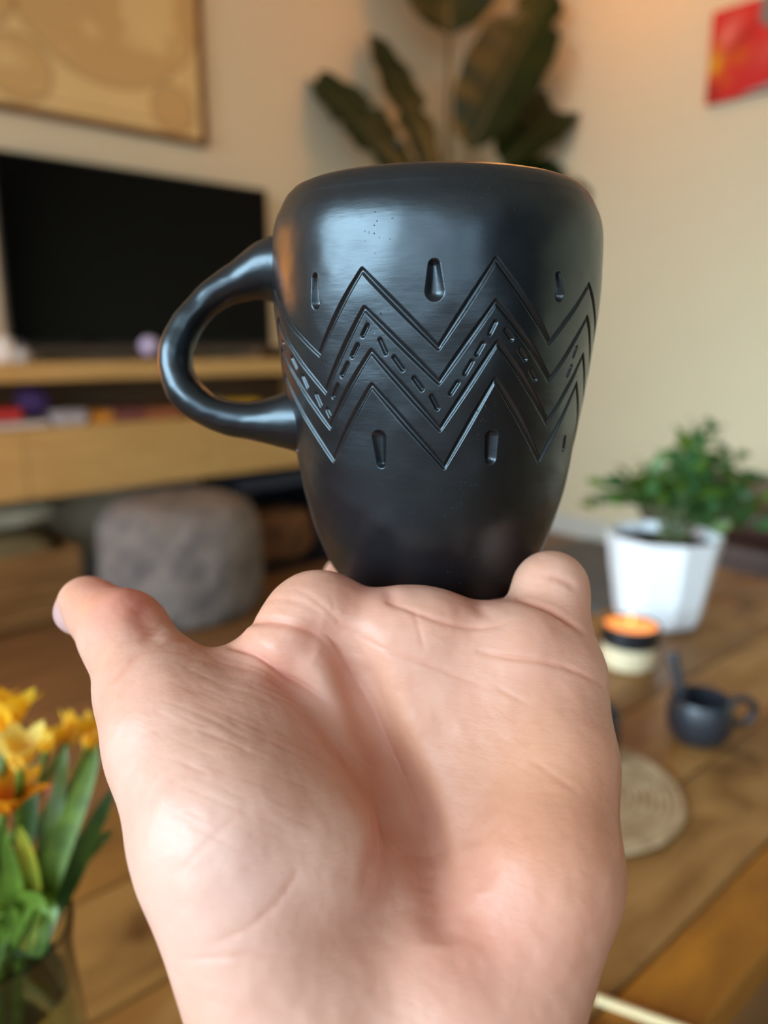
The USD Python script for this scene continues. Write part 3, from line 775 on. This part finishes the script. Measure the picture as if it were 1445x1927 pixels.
def blade(name, pts, W, m, parent, n=14, facing=None):
    """a strap leaf along a spline with a tapering width"""
    p = spline(np.array(pts), n)
    t = np.gradient(p, axis=0); t /= np.linalg.norm(t, axis=1, keepdims=True)
    nrm = -AX if facing is None else facing
    s = np.cross(t, nrm); s /= np.linalg.norm(s, axis=1, keepdims=True)
    u = np.linspace(0, 1, n)
    w = W / 2 * np.clip(np.minimum(1, .45 + u * 2) * np.sqrt(np.clip(1 - u ** 3, 0, 1)), .03, 1)
    up = np.cross(s, t)
    v = np.stack([p - s * w[:, None] + up * (w * .35)[:, None], p, p + s * w[:, None] + up * (w * .35)[:, None]], 1).reshape(-1, 3)
    f = []
    for i in range(n - 1):
        a, b = i * 3, i * 3 + 3
        f += [(a, a + 1, b + 1), (a, b + 1, b), (a + 1, a + 2, b + 2), (a + 1, b + 2, b + 1)]
    return obj(name, (v, np.array(f)), m, parent, smooth=True)
neck = lambda k: vtop + np.array([vg.normal(0, .010), vg.normal(0, .010), -.01])
FL = [  # flower head: column, row, depth shift, size, petal kind
    (12, 1372, .00, .021, 0), (38, 1440, -.01, .019, 1), (88, 1412, .05, .016, 0), (128, 1396, .06, .017, 0), (168, 1404, .075, .018, 0), (10, 1520, -.01, .020, 2), (-24, 1430, .01, .024, 0), (98, 1508, .05, .010, 3), (-34, 1370, .02, .022, 2)]
for i, (fx_, fy_, dd, size, kind) in enumerate(FL):
    head = deep(fx_, fy_, va + dd)
    lab = ['tall yellow bloom at the top of the vase bouquet', 'pale yellow bud leaning right of the tallest bloom', 'leftmost small yellow bloom of the row behind the green blades', 'middle small yellow bloom of the row behind the green blades',
           'yellow bloom nearest the thumb base, behind the green blades', 'orange-yellow bloom low at the left edge of the picture', 'yellow bloom cut off by the left edge of the picture', 'small red bloom between the green blades', 'orange bloom at the back of the bouquet by the left edge'][i]
    fl = thing('flower', lab, 'flower')
    nk = neck(0); root = VB + np.array([vg.normal(0, .01), vg.normal(0, .01), .02])
    obj('stem', tube(spline(np.array([root, nk, nk * .45 + head * .55 + np.array([0, 0, .004]), head]), 16), .0020, 6), M_gl[0], fl, smooth=True)
    axis = (head - nk) / np.linalg.norm(head - nk)
    ref = np.cross(axis, AX); ref /= np.linalg.norm(ref); ref2 = np.cross(axis, ref)
    opening = .40 if kind in (0, 1) else .55
    for k in range(6):
        ang = k * math.pi / 3 + .2
        o = math.cos(ang) * ref + math.sin(ang) * ref2
        obj('petal', leaf_mesh(head - axis * size * .2, axis + opening * o, -o, size * 1.25, size * .62, .25, .25, 8), M_petal[kind], fl, smooth=True)
BL = [[(70, 1800), (95, 1650), (140, 1530), (185, 1400)], [(60, 1800), (90, 1620), (110, 1500), (125, 1400)], [(80, 1790), (130, 1640), (170, 1570), (212, 1480)], [(50, 1790), (60, 1660), (50, 1600), (36, 1552)],
      [(40, 1800), (40, 1640), (60, 1520), (52, 1420)], [(20, 1800), (10, 1680), (5, 1600), (-10, 1500)], [(70, 1800), (100, 1690), (150, 1620), (215, 1560)], [(30, 1790), (70, 1700), (98, 1700), (100, 1742)],
      [(10, 1790), (40, 1710), (70, 1690), (92, 1720)], [(0, 1790), (20, 1720), (10, 1700), (-20, 1740)], [(60, 1800), (75, 1700), (85, 1600), (75, 1530)], [(30, 1800), (100, 1640), (150, 1500), (165, 1440)], [(20, 1790), (30, 1700), (25, 1640), (5, 1570)], [(40, 1790), (120, 1680), (160, 1600), (180, 1520)], [(50, 1790), (50, 1690), (90, 1590), (110, 1560)]]
bouq = thing('foliage', 'green strap leaves rising from the glass vase around the yellow flowers', 'leaves', VB)
for i, L in enumerate(BL):
    dd = [0, .015, .03, -.015, .01, -.01, .035, -.02, -.025, -.02, .01, .02, -.015, .04, .01][i]
    pts = [deep(x, y, va + dd * (j / 3) + .0) - VB for j, (x, y) in enumerate(L)]
    blade('leaf', pts, .78 * [.016, .013, .014, .014, .012, .014, .012, .016, .015, .016, .012, .012, .013, .013, .012][i], M_gl[[0, 0, 1, 2, 1, 0, 1, 0, 0, 0, 1, 1, 0, 1, 1][i]], bouq)

# ------------------------------------------------------------------ television, bench, map
def wall_t(px, py, d=0.0): return on_y(px, py, YT - d)
tl, tr = wall_t(4, 500, .09), wall_t(500, 358, .09)
zt_, zb_ = tr[2], wall_t(495, 652, .09)[2]
tv = thing('television', 'large black flat television standing on the wooden bench', 'television', ((tl[0] + tr[0]) / 2, YT - .09, zb_))
W2, THt = (tr[0] - tl[0]) / 2, zt_ - zb_
obj('casing', box(-W2, W2, .0, .05, 0, THt, .006), M_black, tv, smooth=40)
obj('bezel', join([box(-W2, W2, -.004, .004, 0, .018), box(-W2, W2, -.004, .004, THt - .008, THt), box(-W2, -W2 + .008, -.004, .004, 0, THt), box(W2 - .008, W2, -.004, .004, 0, THt)]), M_black, tv)
obj('screen', box(-W2 + .008, W2 - .008, -.002, .003, .018, THt - .008), M_screen, tv)
BD = .42
bf = YT - BD                                           # bench front plane
z_top = on_y(0, 684, bf)[2]; z_top2 = on_y(0, 721, bf)[2]; z_dr = on_y(0, 813, bf)[2]; z_bot = on_y(0, 948, bf)[2]
bx0, bx1 = on_y(0, 800, bf)[0] - .55, on_y(640, 800, bf)[0]
bench = thing('tv_bench', 'light oak media bench with open shelf and wide drawer fronts under the television', 'bench')
obj('top', box(bx0, bx1, bf, YT - .016, z_top2, z_top, .004), M_wood, bench, smooth=40)
obj('shelf', box(bx0, bx1, bf + .01, YT - .016, z_dr - .02, z_dr, .002), M_wood, bench, smooth=40)
obj('bottom_panel', box(bx0, bx1, bf + .02, YT - .016, z_bot, z_bot + .02), M_wood, bench)
obj('back_panel', box(bx0, bx1, YT - .03, YT - .017, z_bot, z_top2), mat('bench_back', (.12, .07, .03), .6), bench)
for x in (bx0, bx1 - .022):
    obj('side_panel', box(x, x + .022, bf + .002, YT - .016, z_bot, z_top2), M_wood, bench)
nd = 3
for k in range(nd):
    x0 = bx0 + (bx1 - bx0) * k / nd; x1 = bx0 + (bx1 - bx0) * (k + 1) / nd
    obj('drawer_front', box(x0 + .0015, x1 - .0015, bf - .012, bf + .008, z_bot + .003, z_dr - .003, .002), M_wood, bench, smooth=40)
M_leg = mat('black_metal', (.015, .014, .013), .45)
for x in (bx0 + .08, bx1 - .08):
    for y in (bf + .06, YT - .08):
        obj('leg', lathe([(0, 0), (.014, 0), (.020, z_bot), (0, z_bot)], 16) and move(lathe([(0, 0), (.014, 0), (.020, z_bot), (0, z_bot)], 16), (x, y, 0)), M_leg, bench, smooth=40)
riser = thing('television_riser', 'dark brown wooden riser board under the television on the bench', 'riser', ((tl[0] + tr[0]) / 2, YT - .18, z_top))
rh = zb_ - z_top
obj('board', box(-W2 * 1.02, W2 * 1.02, -.10, .14, rh - .012, rh, .002), M_wood_dark, riser, smooth=40)
for x in (-W2, -.012, W2 - .024):
    obj('support', box(x, x + .024, -.095, .135, 0, rh - .012), M_wood_dark, riser)

def on_bench_shelf(px_, d=.10):                          # a spot on the open shelf, d behind the front
    return on_y(px_, 800, bf + d)[0]
def block(name, label, cat, px0, px1, hz, color, z, d=.05, depth=.16, group=None, pages=True):
    x0, x1 = on_bench_shelf(px0, d), on_bench_shelf(px1, d)
    t = thing(name, label, cat, ((x0 + x1) / 2, bf + d, z), group=group)
    w = (x1 - x0) / 2
    m = mat(t.GetName() + '_cover', lin(*color), .5)
    if pages:
        obj('cover', join([box(-w, w, 0, depth, 0, .003), box(-w, w, 0, depth, hz - .003, hz), box(-w, w, 0, .004, 0, hz)]), m, t)
        obj('pages', box(-w + .004, w - .004, .004, depth - .005, .003, hz - .003), M_pages, t)
    else:
        obj('body', box(-w, w, 0, depth, 0, hz, min(.006, hz / 3)), m, t, smooth=40)
        obj('lid', box(-w * 1.02, w * 1.02, -.003, depth + .003, hz, hz + .008, .003), m, t, smooth=40)
    return t
M_pages = mat('book_pages', (.70, .64, .52), .8)
block('book', 'white book lying flat at the bottom of the shelf pile on the left', 'book', -90, 92, .022, (214, 206, 196), z_dr)
block('book', 'red book lying on the white book at the left edge of the shelf', 'book', -80, 44, .042, (196, 52, 50), z_dr + .022, .06)
block('box', 'small pale grey box on the bench shelf beside the white book', 'box', 106, 166, .040, (176, 172, 172), z_dr, .04, .12, pages=False)
block('book', 'orange book on the bench shelf right of the grey box', 'book', 172, 214, .040, (206, 136, 40), z_dr, .05)
block('book', 'maroon book on the bench shelf right of the orange book', 'book', 216, 276, .044, (120, 66, 60), z_dr, .05)
block('book', 'rust red book on the bench shelf beside the mug handle', 'book', 278, 340, .040, (158, 92, 54), z_dr, .05)
block('book', 'yellow book on the shelf seen through the mug handle', 'book', 420, 490, .050, (206, 160, 30), z_dr, .08)
x_ = on_bench_shelf(66, .15)
yb = thing('yarn_ball', 'purple ball of yarn on the bench shelf behind the red book', 'yarn', (x_, bf + .15, z_dr + .022))
ball = trimesh.creation.icosphere(3, .052); ball.apply_translation([0, 0, .052])
M_yarn = mat('purple_yarn', lin(84, 66, 120), .9, .2, bump=.006, bump_scale=90)
obj('wound_ball', ball, M_yarn, yb, smooth=True)
th = np.linspace(0, 12 * np.pi, 260)
obj('outer_strand', tube(np.stack([.0535 * np.cos(th) * np.cos(.7 * np.sin(th / 6)), .0535 * np.sin(th) * np.cos(.7 * np.sin(th / 6)), .0535 + .0535 * np.sin(.7 * np.sin(th / 6))], 1), .0022, 5), M_yarn, yb, smooth=True)
# things on the bench top, in front of the television
def jar(name, label, px_, rad, h, color, d=.07, cat='jar', lidc=None):
    x = on_y(px_, 690, bf + d)[0]
    t = thing(name, label, cat, (x, bf + d, z_top))
    m = mat(t.GetName() + '_glaze', lin(*color), .35)
    obj('body', lathe([(0, 0), (rad * .8, 0), (rad, h * .2), (rad, h * .75), (rad * .7, h * .95), (rad * .72, h), (0, h)], 32), m, t, smooth=40)
    obj('lid', lathe([(0, h), (rad * .75, h), (rad * .75, h + .010), (rad * .2, h + .014), (rad * .2, h + .022), (0, h + .024)], 24), mat(t.GetName() + '_lid', lin(*(lidc or color)), .4), t, smooth=40)
    return t
jar('jar', 'white ceramic jar on the bench top at the left edge', 14, .034, .062, (222, 214, 200))
jar('jar', 'grey and white lidded jar beside the white jar on the bench top', 44, .026, .044, (176, 172, 164), .05, lidc=(70, 66, 62))
x = on_y(281, 655, bf + .06)[0]
gl = thing('glass_globe', 'pale lilac glass globe on the bench top left of the mug handle', 'globe', (x, bf + .06, z_top))
gb = trimesh.creation.icosphere(3, .034); gb.apply_translation([0, 0, .048])
obj('globe', gb, mat('lilac_glass', lin(196, 184, 214), .15), gl, smooth=True)
obj('foot', lathe([(0, 0), (.026, 0), (.026, .006), (.012, .016), (.012, .022), (0, .022)], 24), M_wood_dark, gl, smooth=40)

# the framed map: corner in view, the rest runs out of the frame
mr = wall_t(393, 276, .03); mx1, mz0 = mr[0], mr[2]
mx0, mz1 = mx1 - 1.35, mz0 + .92
mapt = thing('framed_map', 'old brown world map in a thin wooden frame on the wall above the television', 'map', ((mx0 + mx1) / 2, YT, mz0))
w_ = (mx1 - mx0) / 2; h_ = mz1 - mz0; fw = .022
M_frame = mat('map_frame_wood', lin(128, 82, 34), .45, .5, lin(104, 62, 24), 20, (1, 1, 1))
obj('frame', join([box(-w_, w_, -.030, -.001, 0, fw, .003), box(-w_, w_, -.030, -.001, h_ - fw, h_, .003), box(-w_, -w_ + fw, -.030, -.001, 0, h_, .003), box(w_ - fw, w_, -.030, -.001, 0, h_, .003)]), M_frame, mapt, smooth=40)
nx, nz = 260, 180
gx, gz = np.meshgrid(np.linspace(-w_ + fw, w_ - fw, nx), np.linspace(fw, h_ - fw, nz))
u_, v_ = (gx + w_) / (2 * w_), gz / h_
parch, land, line = np.array(lin(240, 208, 140)), np.array(lin(198, 152, 88)), np.array(lin(160, 116, 66))
cold = np.tile(parch, (nz, nx, 1))
pts3 = np.stack([gx * 3.2, gz * 3.2, np.full_like(gx, .5)], -1)
nzv = meshkit.fbm(pts3, 5, 31)
def mixc(c, k, a): return c * (1 - a[..., None]) + k * a[..., None]
cold = mixc(cold, np.array(lin(226, 190, 122)), np.clip(meshkit.fbm(pts3 * .7, 3, 8) * 2 - .6, 0, 1))
for (cx_, cz_, r_) in ((.27, .56, .40), (.73, .56, .40), (.5, .15, .11), (.5, .90, .09), (.10, .12, .08), (.90, .12, .09)):
    dd = np.hypot((u_ - cx_) * 2 * w_, (v_ - cz_) * h_) / h_
    inside = np.clip((r_ - dd) / .01, 0, 1)
    cold = mixc(cold, land, inside * np.clip((nzv - .50) / .06, 0, 1) * .6)
    cold = mixc(cold, line, np.exp(-((dd - r_) / .007) ** 2) * .7)
cold = mixc(cold, line, .55 * np.exp(-(np.minimum(np.minimum(u_, 1 - u_) * 2 * w_, np.minimum(v_ * h_, h_ - v_ * h_)) - .06) ** 2 / .004 ** 2))
sv = np.stack([gx, np.full_like(gx, -.016), gz], -1).reshape(-1, 3)
def grid_faces(nr, nc):
    i, j = np.meshgrid(np.arange(nr - 1), np.arange(nc - 1), indexing='ij')
    return np.stack([i * nc + j, i * nc + j + 1, (i + 1) * nc + j + 1, (i + 1) * nc + j], -1).reshape(-1, 4)
obj('sheet', (sv, grid_faces(nz, nx)), painted('map_print', .55, .3), mapt, smooth=True, color=cold.reshape(-1, 3))
obj('backing', box(-w_ + .004, w_ - .004, -.012, -.002, .004, h_ - .004), M_wood_dark, mapt)

# ------------------------------------------------------------------ red flower canvas on the right wall
cb = on_x(1327, 197, XR - .025); ct = on_x(1332, 27, XR - .025)
cw, ch = .62, ct[2] - cb[2]
can = thing('flower_canvas', 'unframed canvas of a big red and yellow flower high on the right wall', 'painting', (XR - .025, cb[1], cb[2]))
obj('canvas', box(-.0, .024, -cw, 0, 0, ch, .002), mat('canvas_edge', lin(190, 60, 50), .8), can)
n1, n2 = 90, 110
gy, gz = np.meshgrid(np.linspace(0, -cw, n2), np.linspace(0, ch, n1))
U, Vv = -gy / cw, gz / ch
grey, redc, rose, yel, ora, dkr = (np.array(lin(*c)) for c in ((120, 124, 118), (206, 40, 36), (226, 120, 104), (216, 150, 20), (206, 92, 14), (150, 36, 20)))
cc = np.tile(redc, (n1, n2, 1))
X_, Y_ = -gy / ch, gz / ch                              # in canvas heights from the lower left corner
cc = mixc(cc, grey, np.clip((np.hypot(X_ - .86, Y_ - .98) < .36) * 1.0, 0, 1))
def spot(x, y, rx, ry, ang=0):
    ca_, sa_ = math.cos(math.radians(ang)), math.sin(math.radians(ang))
    dx, dy = X_ - x, Y_ - y
    return np.exp(-(((dx * ca_ + dy * sa_) / rx) ** 2 + ((-dx * sa_ + dy * ca_) / ry) ** 2))
petal = np.clip((1 - ((X_ - .24) * .8 + (Y_ - .76) * .6) ** 2 / .40 ** 2 - (-(X_ - .24) * .6 + (Y_ - .76) * .8) ** 2 / .22 ** 2) / .06, 0, 1)
cc = mixc(cc, redc, petal)
cc = mixc(cc, rose, .9 * spot(.20, .70, .20, .10, 55))
cc = mixc(cc, dkr, .8 * spot(.36, .60, .22, .045, 40))
cc = mixc(cc, rose, .3 * spot(.75, .42, .22, .14, 20))
cc = mixc(cc, ora, .85 * spot(.36, .44, .13, .10)); cc = mixc(cc, ora, .8 * spot(.24, .20, .07, .06))
cc = mixc(cc, ora, .9 * spot(.06, .60, .10, .10))
cc = mixc(cc, yel, np.clip(1.3 * spot(.07, .42, .10, .12), 0, 1))
cc = mixc(cc, dkr, .9 * spot(.06, .12, .09, .10))
cc = mixc(cc, grey * 1.4, np.clip((X_ * .16 - Y_ + -.04) / .02, 0, 1) * (X_ > .45))
sv = np.stack([np.full_like(gy, -.0012), gy, gz], -1).reshape(-1, 3)
obj('paint_layer', (sv, grid_faces(n1, n2)), painted('flower_paint', .6, .3), can, smooth=True, color=cc.reshape(-1, 3))

# ------------------------------------------------------------------ big-leaved plant in the corner
D = 3.25
foot = EYE + (ray(845, 300) - UP * ray(845, 300)[2]) / np.linalg.norm((ray(845, 300))[:2]) * D; foot[2] = 0
big = thing('corner_plant', 'tall plant with big dark green paddle leaves standing in the room corner', 'plant', foot)
M_big = leafy('paddle_leaf', lin(18, 34, 6), lin(34, 50, 10), .38, .12, 4)
M_stalk = mat('stalk', lin(96, 88, 56), .5)
M_bpot = mat('woven_planter', lin(120, 104, 84), .8, .2, bump=.004, bump_scale=60)
obj('planter', lathe([(0, 0), (.13, 0), (.15, .02), (.17, .30), (.16, .31), (.15, .28), (0, .27)], 40), M_bpot, big, smooth=40)
obj('soil', lathe([(0, .282), (.10, .284), (.149, .276)], 24), M_soil, big, smooth=True)
def paddle(base_px, tip_px, W, dd0, dd1, twist, droop=.04, torn=()):
    b = deep(*base_px, D + dd0) - foot; t = deep(*tip_px, D + dd1) - foot
    n = 22
    ax_ = t - b; L = np.linalg.norm(ax_)
    nrm = -AX + twist[0] * RIGHT + twist[1] * AUP
    d = ax_ / L; nrm = nrm - d * (nrm @ d); nrm /= np.linalg.norm(nrm); s = np.cross(d, nrm)
    v, cols = [], 7
    for i in range(n + 1):
        u = i / n
        w = W / 2 * math.sin(math.pi * min(1, max(0, .03 + .97 * u))) ** .55 if 0 < i < n else .004
        c = b + ax_ * u - nrm * droop * (u ** 2) + 0
        for k in range(cols):
            x = -1 + 2 * k / (cols - 1)
            rip = .008 * math.sin(u * 30 + k) * abs(x)
            ww = w * (1 - (.35 if (i in torn and abs(x) > .8) else 0))
            v.append(c + s * x * ww + nrm * (.32 * w * abs(x) ** 1.3 + rip))
    q = grid_faces(n + 1, cols)
    lf = obj('leaf', (np.array(v), q), M_big, big, smooth=True)
    obj('midrib', tube([b + ax_ * u - nrm * (droop * u * u) for u in np.linspace(0, .97, 9)], np.linspace(.007, .002, 9), 6), M_stalk, lf, smooth=True)
    st = spline(np.array([[0, 0, .28], b * .35 + np.array([0, 0, .28]) * .65 + np.array([0, 0, .05]), b * .75 + np.array([0, 0, .28]) * .25 + np.array([0, 0, .06]), b]), 16)
    obj('stalk', tube(st, np.linspace(.016, .008, 16), 8), M_stalk, big, smooth=True)
paddle((845, 66), (838, -190), .46, 0, -.08, (0.1, .1))
paddle((884, 282), (1036, -30), .38, 0, -.10, (-.25, .3), torn=(17, 18))
paddle((948, 312), (1082, 160), .31, .05, .10, (-.3, .3))
paddle((815, 330), (704, 50), .19, .02, .02, (.5, .2), torn=(9,))
paddle((770, 345), (582, 120), .25, .0, -.05, (.35, .4), torn=(12, 6))
paddle((985, 400), (1112, 345), .2, .05, .0, (0, .5))
paddle((800, 345), (770, 170), .10, .08, .05, (.8, .1))
paddle((930, 380), (1060, 300), .24, .08, .08, (-.3, .5))

# ------------------------------------------------------------------ floor things beyond the table
M_pouf = mat('grey_fleece', lin(150, 140, 130), .95, .15, lin(116, 110, 106), 14, bump=.012, bump_scale=60)
pf = on_z(318, 1178, 0); pa = to_px(pf)[2]
pf2 = pf + FWD * .19
pw, ph_ = 152 / F * (pa + .12), .40
pouf = thing('pouf', 'rounded grey fleece pouf on the floor in front of the bench', 'pouf', (pf2[0], pf2[1], 0))
pr = [(0, 0), (pw * .80, 0), (pw * .94, .03), (pw, .12), (pw * 1.0, ph_ * .60), (pw * .95, ph_ * .80), (pw * .80, ph_ * .93), (pw * .5, ph_ * .99), (0, ph_)]
pv, pfc = lathe(np.stack([PchipInterpolator(np.arange(9), np.array(pr)[:, 0])(np.linspace(0, 8, 50)), PchipInterpolator(np.arange(9), np.array(pr)[:, 1])(np.linspace(0, 8, 50))], 1), 96)
pv = pv + (meshkit.fbm(pv * 9, 3, 3) - .5)[:, None] * np.array([.05, .05, .0]) * (pv[:, 2:3] > .005)
obj('cover', (pv, pfc), M_pouf, pouf, smooth=True)
obj('piping', tube(np.stack([pw * .985 * np.cos(np.linspace(0, 2 * np.pi, 97)), pw * .985 * np.sin(np.linspace(0, 2 * np.pi, 97)), np.full(97, .05)], 1), .006, 6, cap=False), M_pouf, pouf, smooth=True)

cr = on_z(70, 1192, 0)
cx1 = on_z(168, 1180, 0)
crate = thing('crate', 'low wooden crate on the floor left of the grey pouf', 'crate', (cr[0] - .20, cr[1] + .06, 0))
CWd, CDp, CHt = .36, .32, .25
M_crate = mat('crate_wood', lin(150, 112, 62), .6, .4, lin(122, 86, 44), 8, (1, 1, 8))
obj('bottom', box(-CWd, CWd, 0, CDp, .01, .025), M_crate, crate)
for k in range(3):
    z0 = .012 + k * .08
    obj('slat', box(-CWd, CWd, -.014, 0, z0, z0 + .074, .002), M_crate, crate, smooth=40)
    obj('slat', box(-CWd, CWd, CDp, CDp + .014, z0, z0 + .074, .002), M_crate, crate, smooth=40)
    obj('slat', box(-CWd - .014, -CWd, -.014, CDp + .014, z0, z0 + .074, .002), M_crate, crate, smooth=40)
    obj('slat', box(CWd, CWd + .014, -.014, CDp + .014, z0, z0 + .074, .002), M_crate, crate, smooth=40)
def cushion(name, label, cat, loc, w, d, h, m, zrot=0):
    t = thing(name, label, cat, loc, zrot)
    s = trimesh.creation.icosphere(4, 1.0)
    v = np.array(s.vertices)
    sq = np.sign(v) * np.abs(v) ** .45 * np.array([w, d, h])
    sq[:, :2] *= 1 - .10 * (np.abs(v[:, 2:3]))
    sq += (meshkit.fbm(sq * 14, 3, 6) - .5)[:, None] * .015
    sq[:, 2] -= sq[:, 2].min()
    obj('cover', (sq, s.faces), m, t, smooth=True)
    rim_ = sq[np.abs(v[:, 2]) < .03]
    th = np.linspace(0, 2 * np.pi, 61)
    sx, sy = np.sign(np.cos(th)) * np.abs(np.cos(th)) ** .45 * w * 1.0, np.sign(np.sin(th)) * np.abs(np.sin(th)) ** .45 * d * 1.0
    obj('piping', tube(np.stack([sx, sy, np.full(61, h)], 1), .005, 6, cap=False), m, t, smooth=True)
    return t
M_khaki = mat('khaki_cloth', lin(146, 132, 92), .9, .2, lin(118, 106, 74), 10, bump=.004, bump_scale=200)
M_pale = mat('pale_green_cloth', lin(168, 172, 150), .9, .2, bump=.004, bump_scale=200)
cushion('cushion', 'khaki cushion lying in the low wooden crate', 'cushion', (cr[0] - .20, cr[1] + .06 + CDp / 2, .026), CWd - .02, CDp / 2 - .015, .14, M_khaki)
cushion('blanket', 'pale grey-green folded blanket on the khaki cushion in the crate', 'blanket', (cr[0] - .20, cr[1] + .06 + CDp / 2, .318), CWd - .02, CDp / 2 - .01, .042, M_pale)

# black storage box with a brown rolled blanket, right of the pouf
bq = on_y(545, 1060, bf - .02)
bxp = thing('storage_box', 'black open storage box under the bench right of the pouf', 'box', (bq[0] + .03, bf + .02, 0))
M_bbox = mat('black_box', lin(26, 28, 34), .6, .4)
bw_, bd_, bh_ = .22, .30, z_bot - .03
obj('base', box(-bw_, bw_, 0, bd_, 0, .012), M_bbox, bxp)
obj('top', box(-bw_, bw_, 0, bd_, bh_ - .05, bh_), mat('navy_lid', lin(40, 48, 62), .5), bxp)
for x in (-bw_, bw_ - .04):
    obj('side', box(x, x + .04, 0, bd_, .012, bh_ - .05), M_bbox, bxp)
obj('back', box(-bw_ + .04, bw_ - .04, bd_ - .012, bd_, .012, bh_ - .05), M_bbox, bxp)
M_brownb = mat('brown_blanket', lin(138, 96, 62), .95, .1, lin(96, 70, 52), 16, bump=.006, bump_scale=120)
cushion('blanket', 'brown bundled blanket inside the black storage box', 'blanket', (bq[0] + .03, bf + .02 + .13, .013), bw_ - .055, .11, .11, M_brownb)

# grey rug and brown leather stool on the right
g0 = on_z(1040, 1000, 0)
rug = thing('rug', 'thick grey rug on the floor between the coffee table and the right wall', 'rug')
M_rug = mat('grey_rug', lin(126, 124, 120), .95, .15, lin(104, 103, 102), 12, bump=.008, bump_scale=150)
obj('pile', box(2.15, 2.93, 1.0, 1.92, 0.0005, .022, .008), M_rug, rug, smooth=40)
obj('binding', join([box(2.14, 2.155, .99, 1.93, .0005, .016), box(2.925, 2.94, .99, 1.93, .0005, .016), box(2.14, 2.94, .99, 1.005, .0005, .016), box(2.14, 2.94, 1.915, 1.93, .0005, .016)]), mat('rug_binding', lin(96, 95, 94), .9), rug)
M_leather = mat('brown_leather', lin(72, 48, 38), .45, .5, lin(60, 38, 30), 10, bump=.002, bump_scale=120)
sc = EYE + (ray(1440, 1000) - UP * ray(1440, 1000)[2]) * 2.0; sc[2] = 0
stool = thing('ottoman', 'dark brown leather ottoman behind the table on the right', 'ottoman', sc)
st_top = deep(1440, 945, 1.80)[2]
cu = box(-.24, .24, -.24, .24, .06, st_top - .10, .03)
obj('base', cu, M_leather, stool, smooth=40)
obj('cushion', box(-.25, .25, -.25, .25, st_top - .10, st_top, .045), M_leather, stool, smooth=40)
for x in (-.19, .19):
    for y in (-.19, .19):
        obj('foot', move(lathe([(0, 0), (.018, 0), (.024, .062), (0, .062)], 16), (x, y, 0)), M_leg, stool, smooth=40)

# ------------------------------------------------------------------ warm floor lamp just left of the picture (seen in the mug's glaze)
lamp = thing('floor_lamp', 'floor lamp with a glowing orange fabric shade left of the picture', 'lamp', (-.20, 1.80, 0))
obj('base', lathe([(0, 0), (.14, 0), (.14, .015), (.02, .03), (0, .03)], 32), M_leg, lamp, smooth=40)
obj('pole', tube([(0, 0, .02), (0, 0, .55), (0, 0, .80)], .010, 10), M_leg, lamp, smooth=True)
M_shade = emit('lamp_shade', (1.0, .36, .07), 10.0)
obj('shade', lathe([(.19, .74), (.16, 1.24), (.157, 1.24), (.187, .74)], 40), M_shade, lamp, smooth=40)

# ------------------------------------------------------------------ warm pendant above the picture, over the far end of the room
pend = thing('pendant_lamp', 'round warm pendant lamp hanging from the ceiling above the picture', 'lamp', (2.35, 1.75, 2.47))
gb = trimesh.creation.icosphere(3, .18)
obj('globe', gb, emit('pendant_glow', (1.0, .42, .11), 15.0), pend, smooth=True)
obj('cord', tube([(0, 0, .17), (0, 0, .22), (0, 0, ZC - 2.47)], .004, 8), M_black, pend)
obj('ceiling_rose', lathe([(0, ZC - 2.47 - .03), (.05, ZC - 2.47 - .02), (.05, ZC - 2.47 - .0005), (0, ZC - 2.47 - .0005)], 24), M_white, pend)
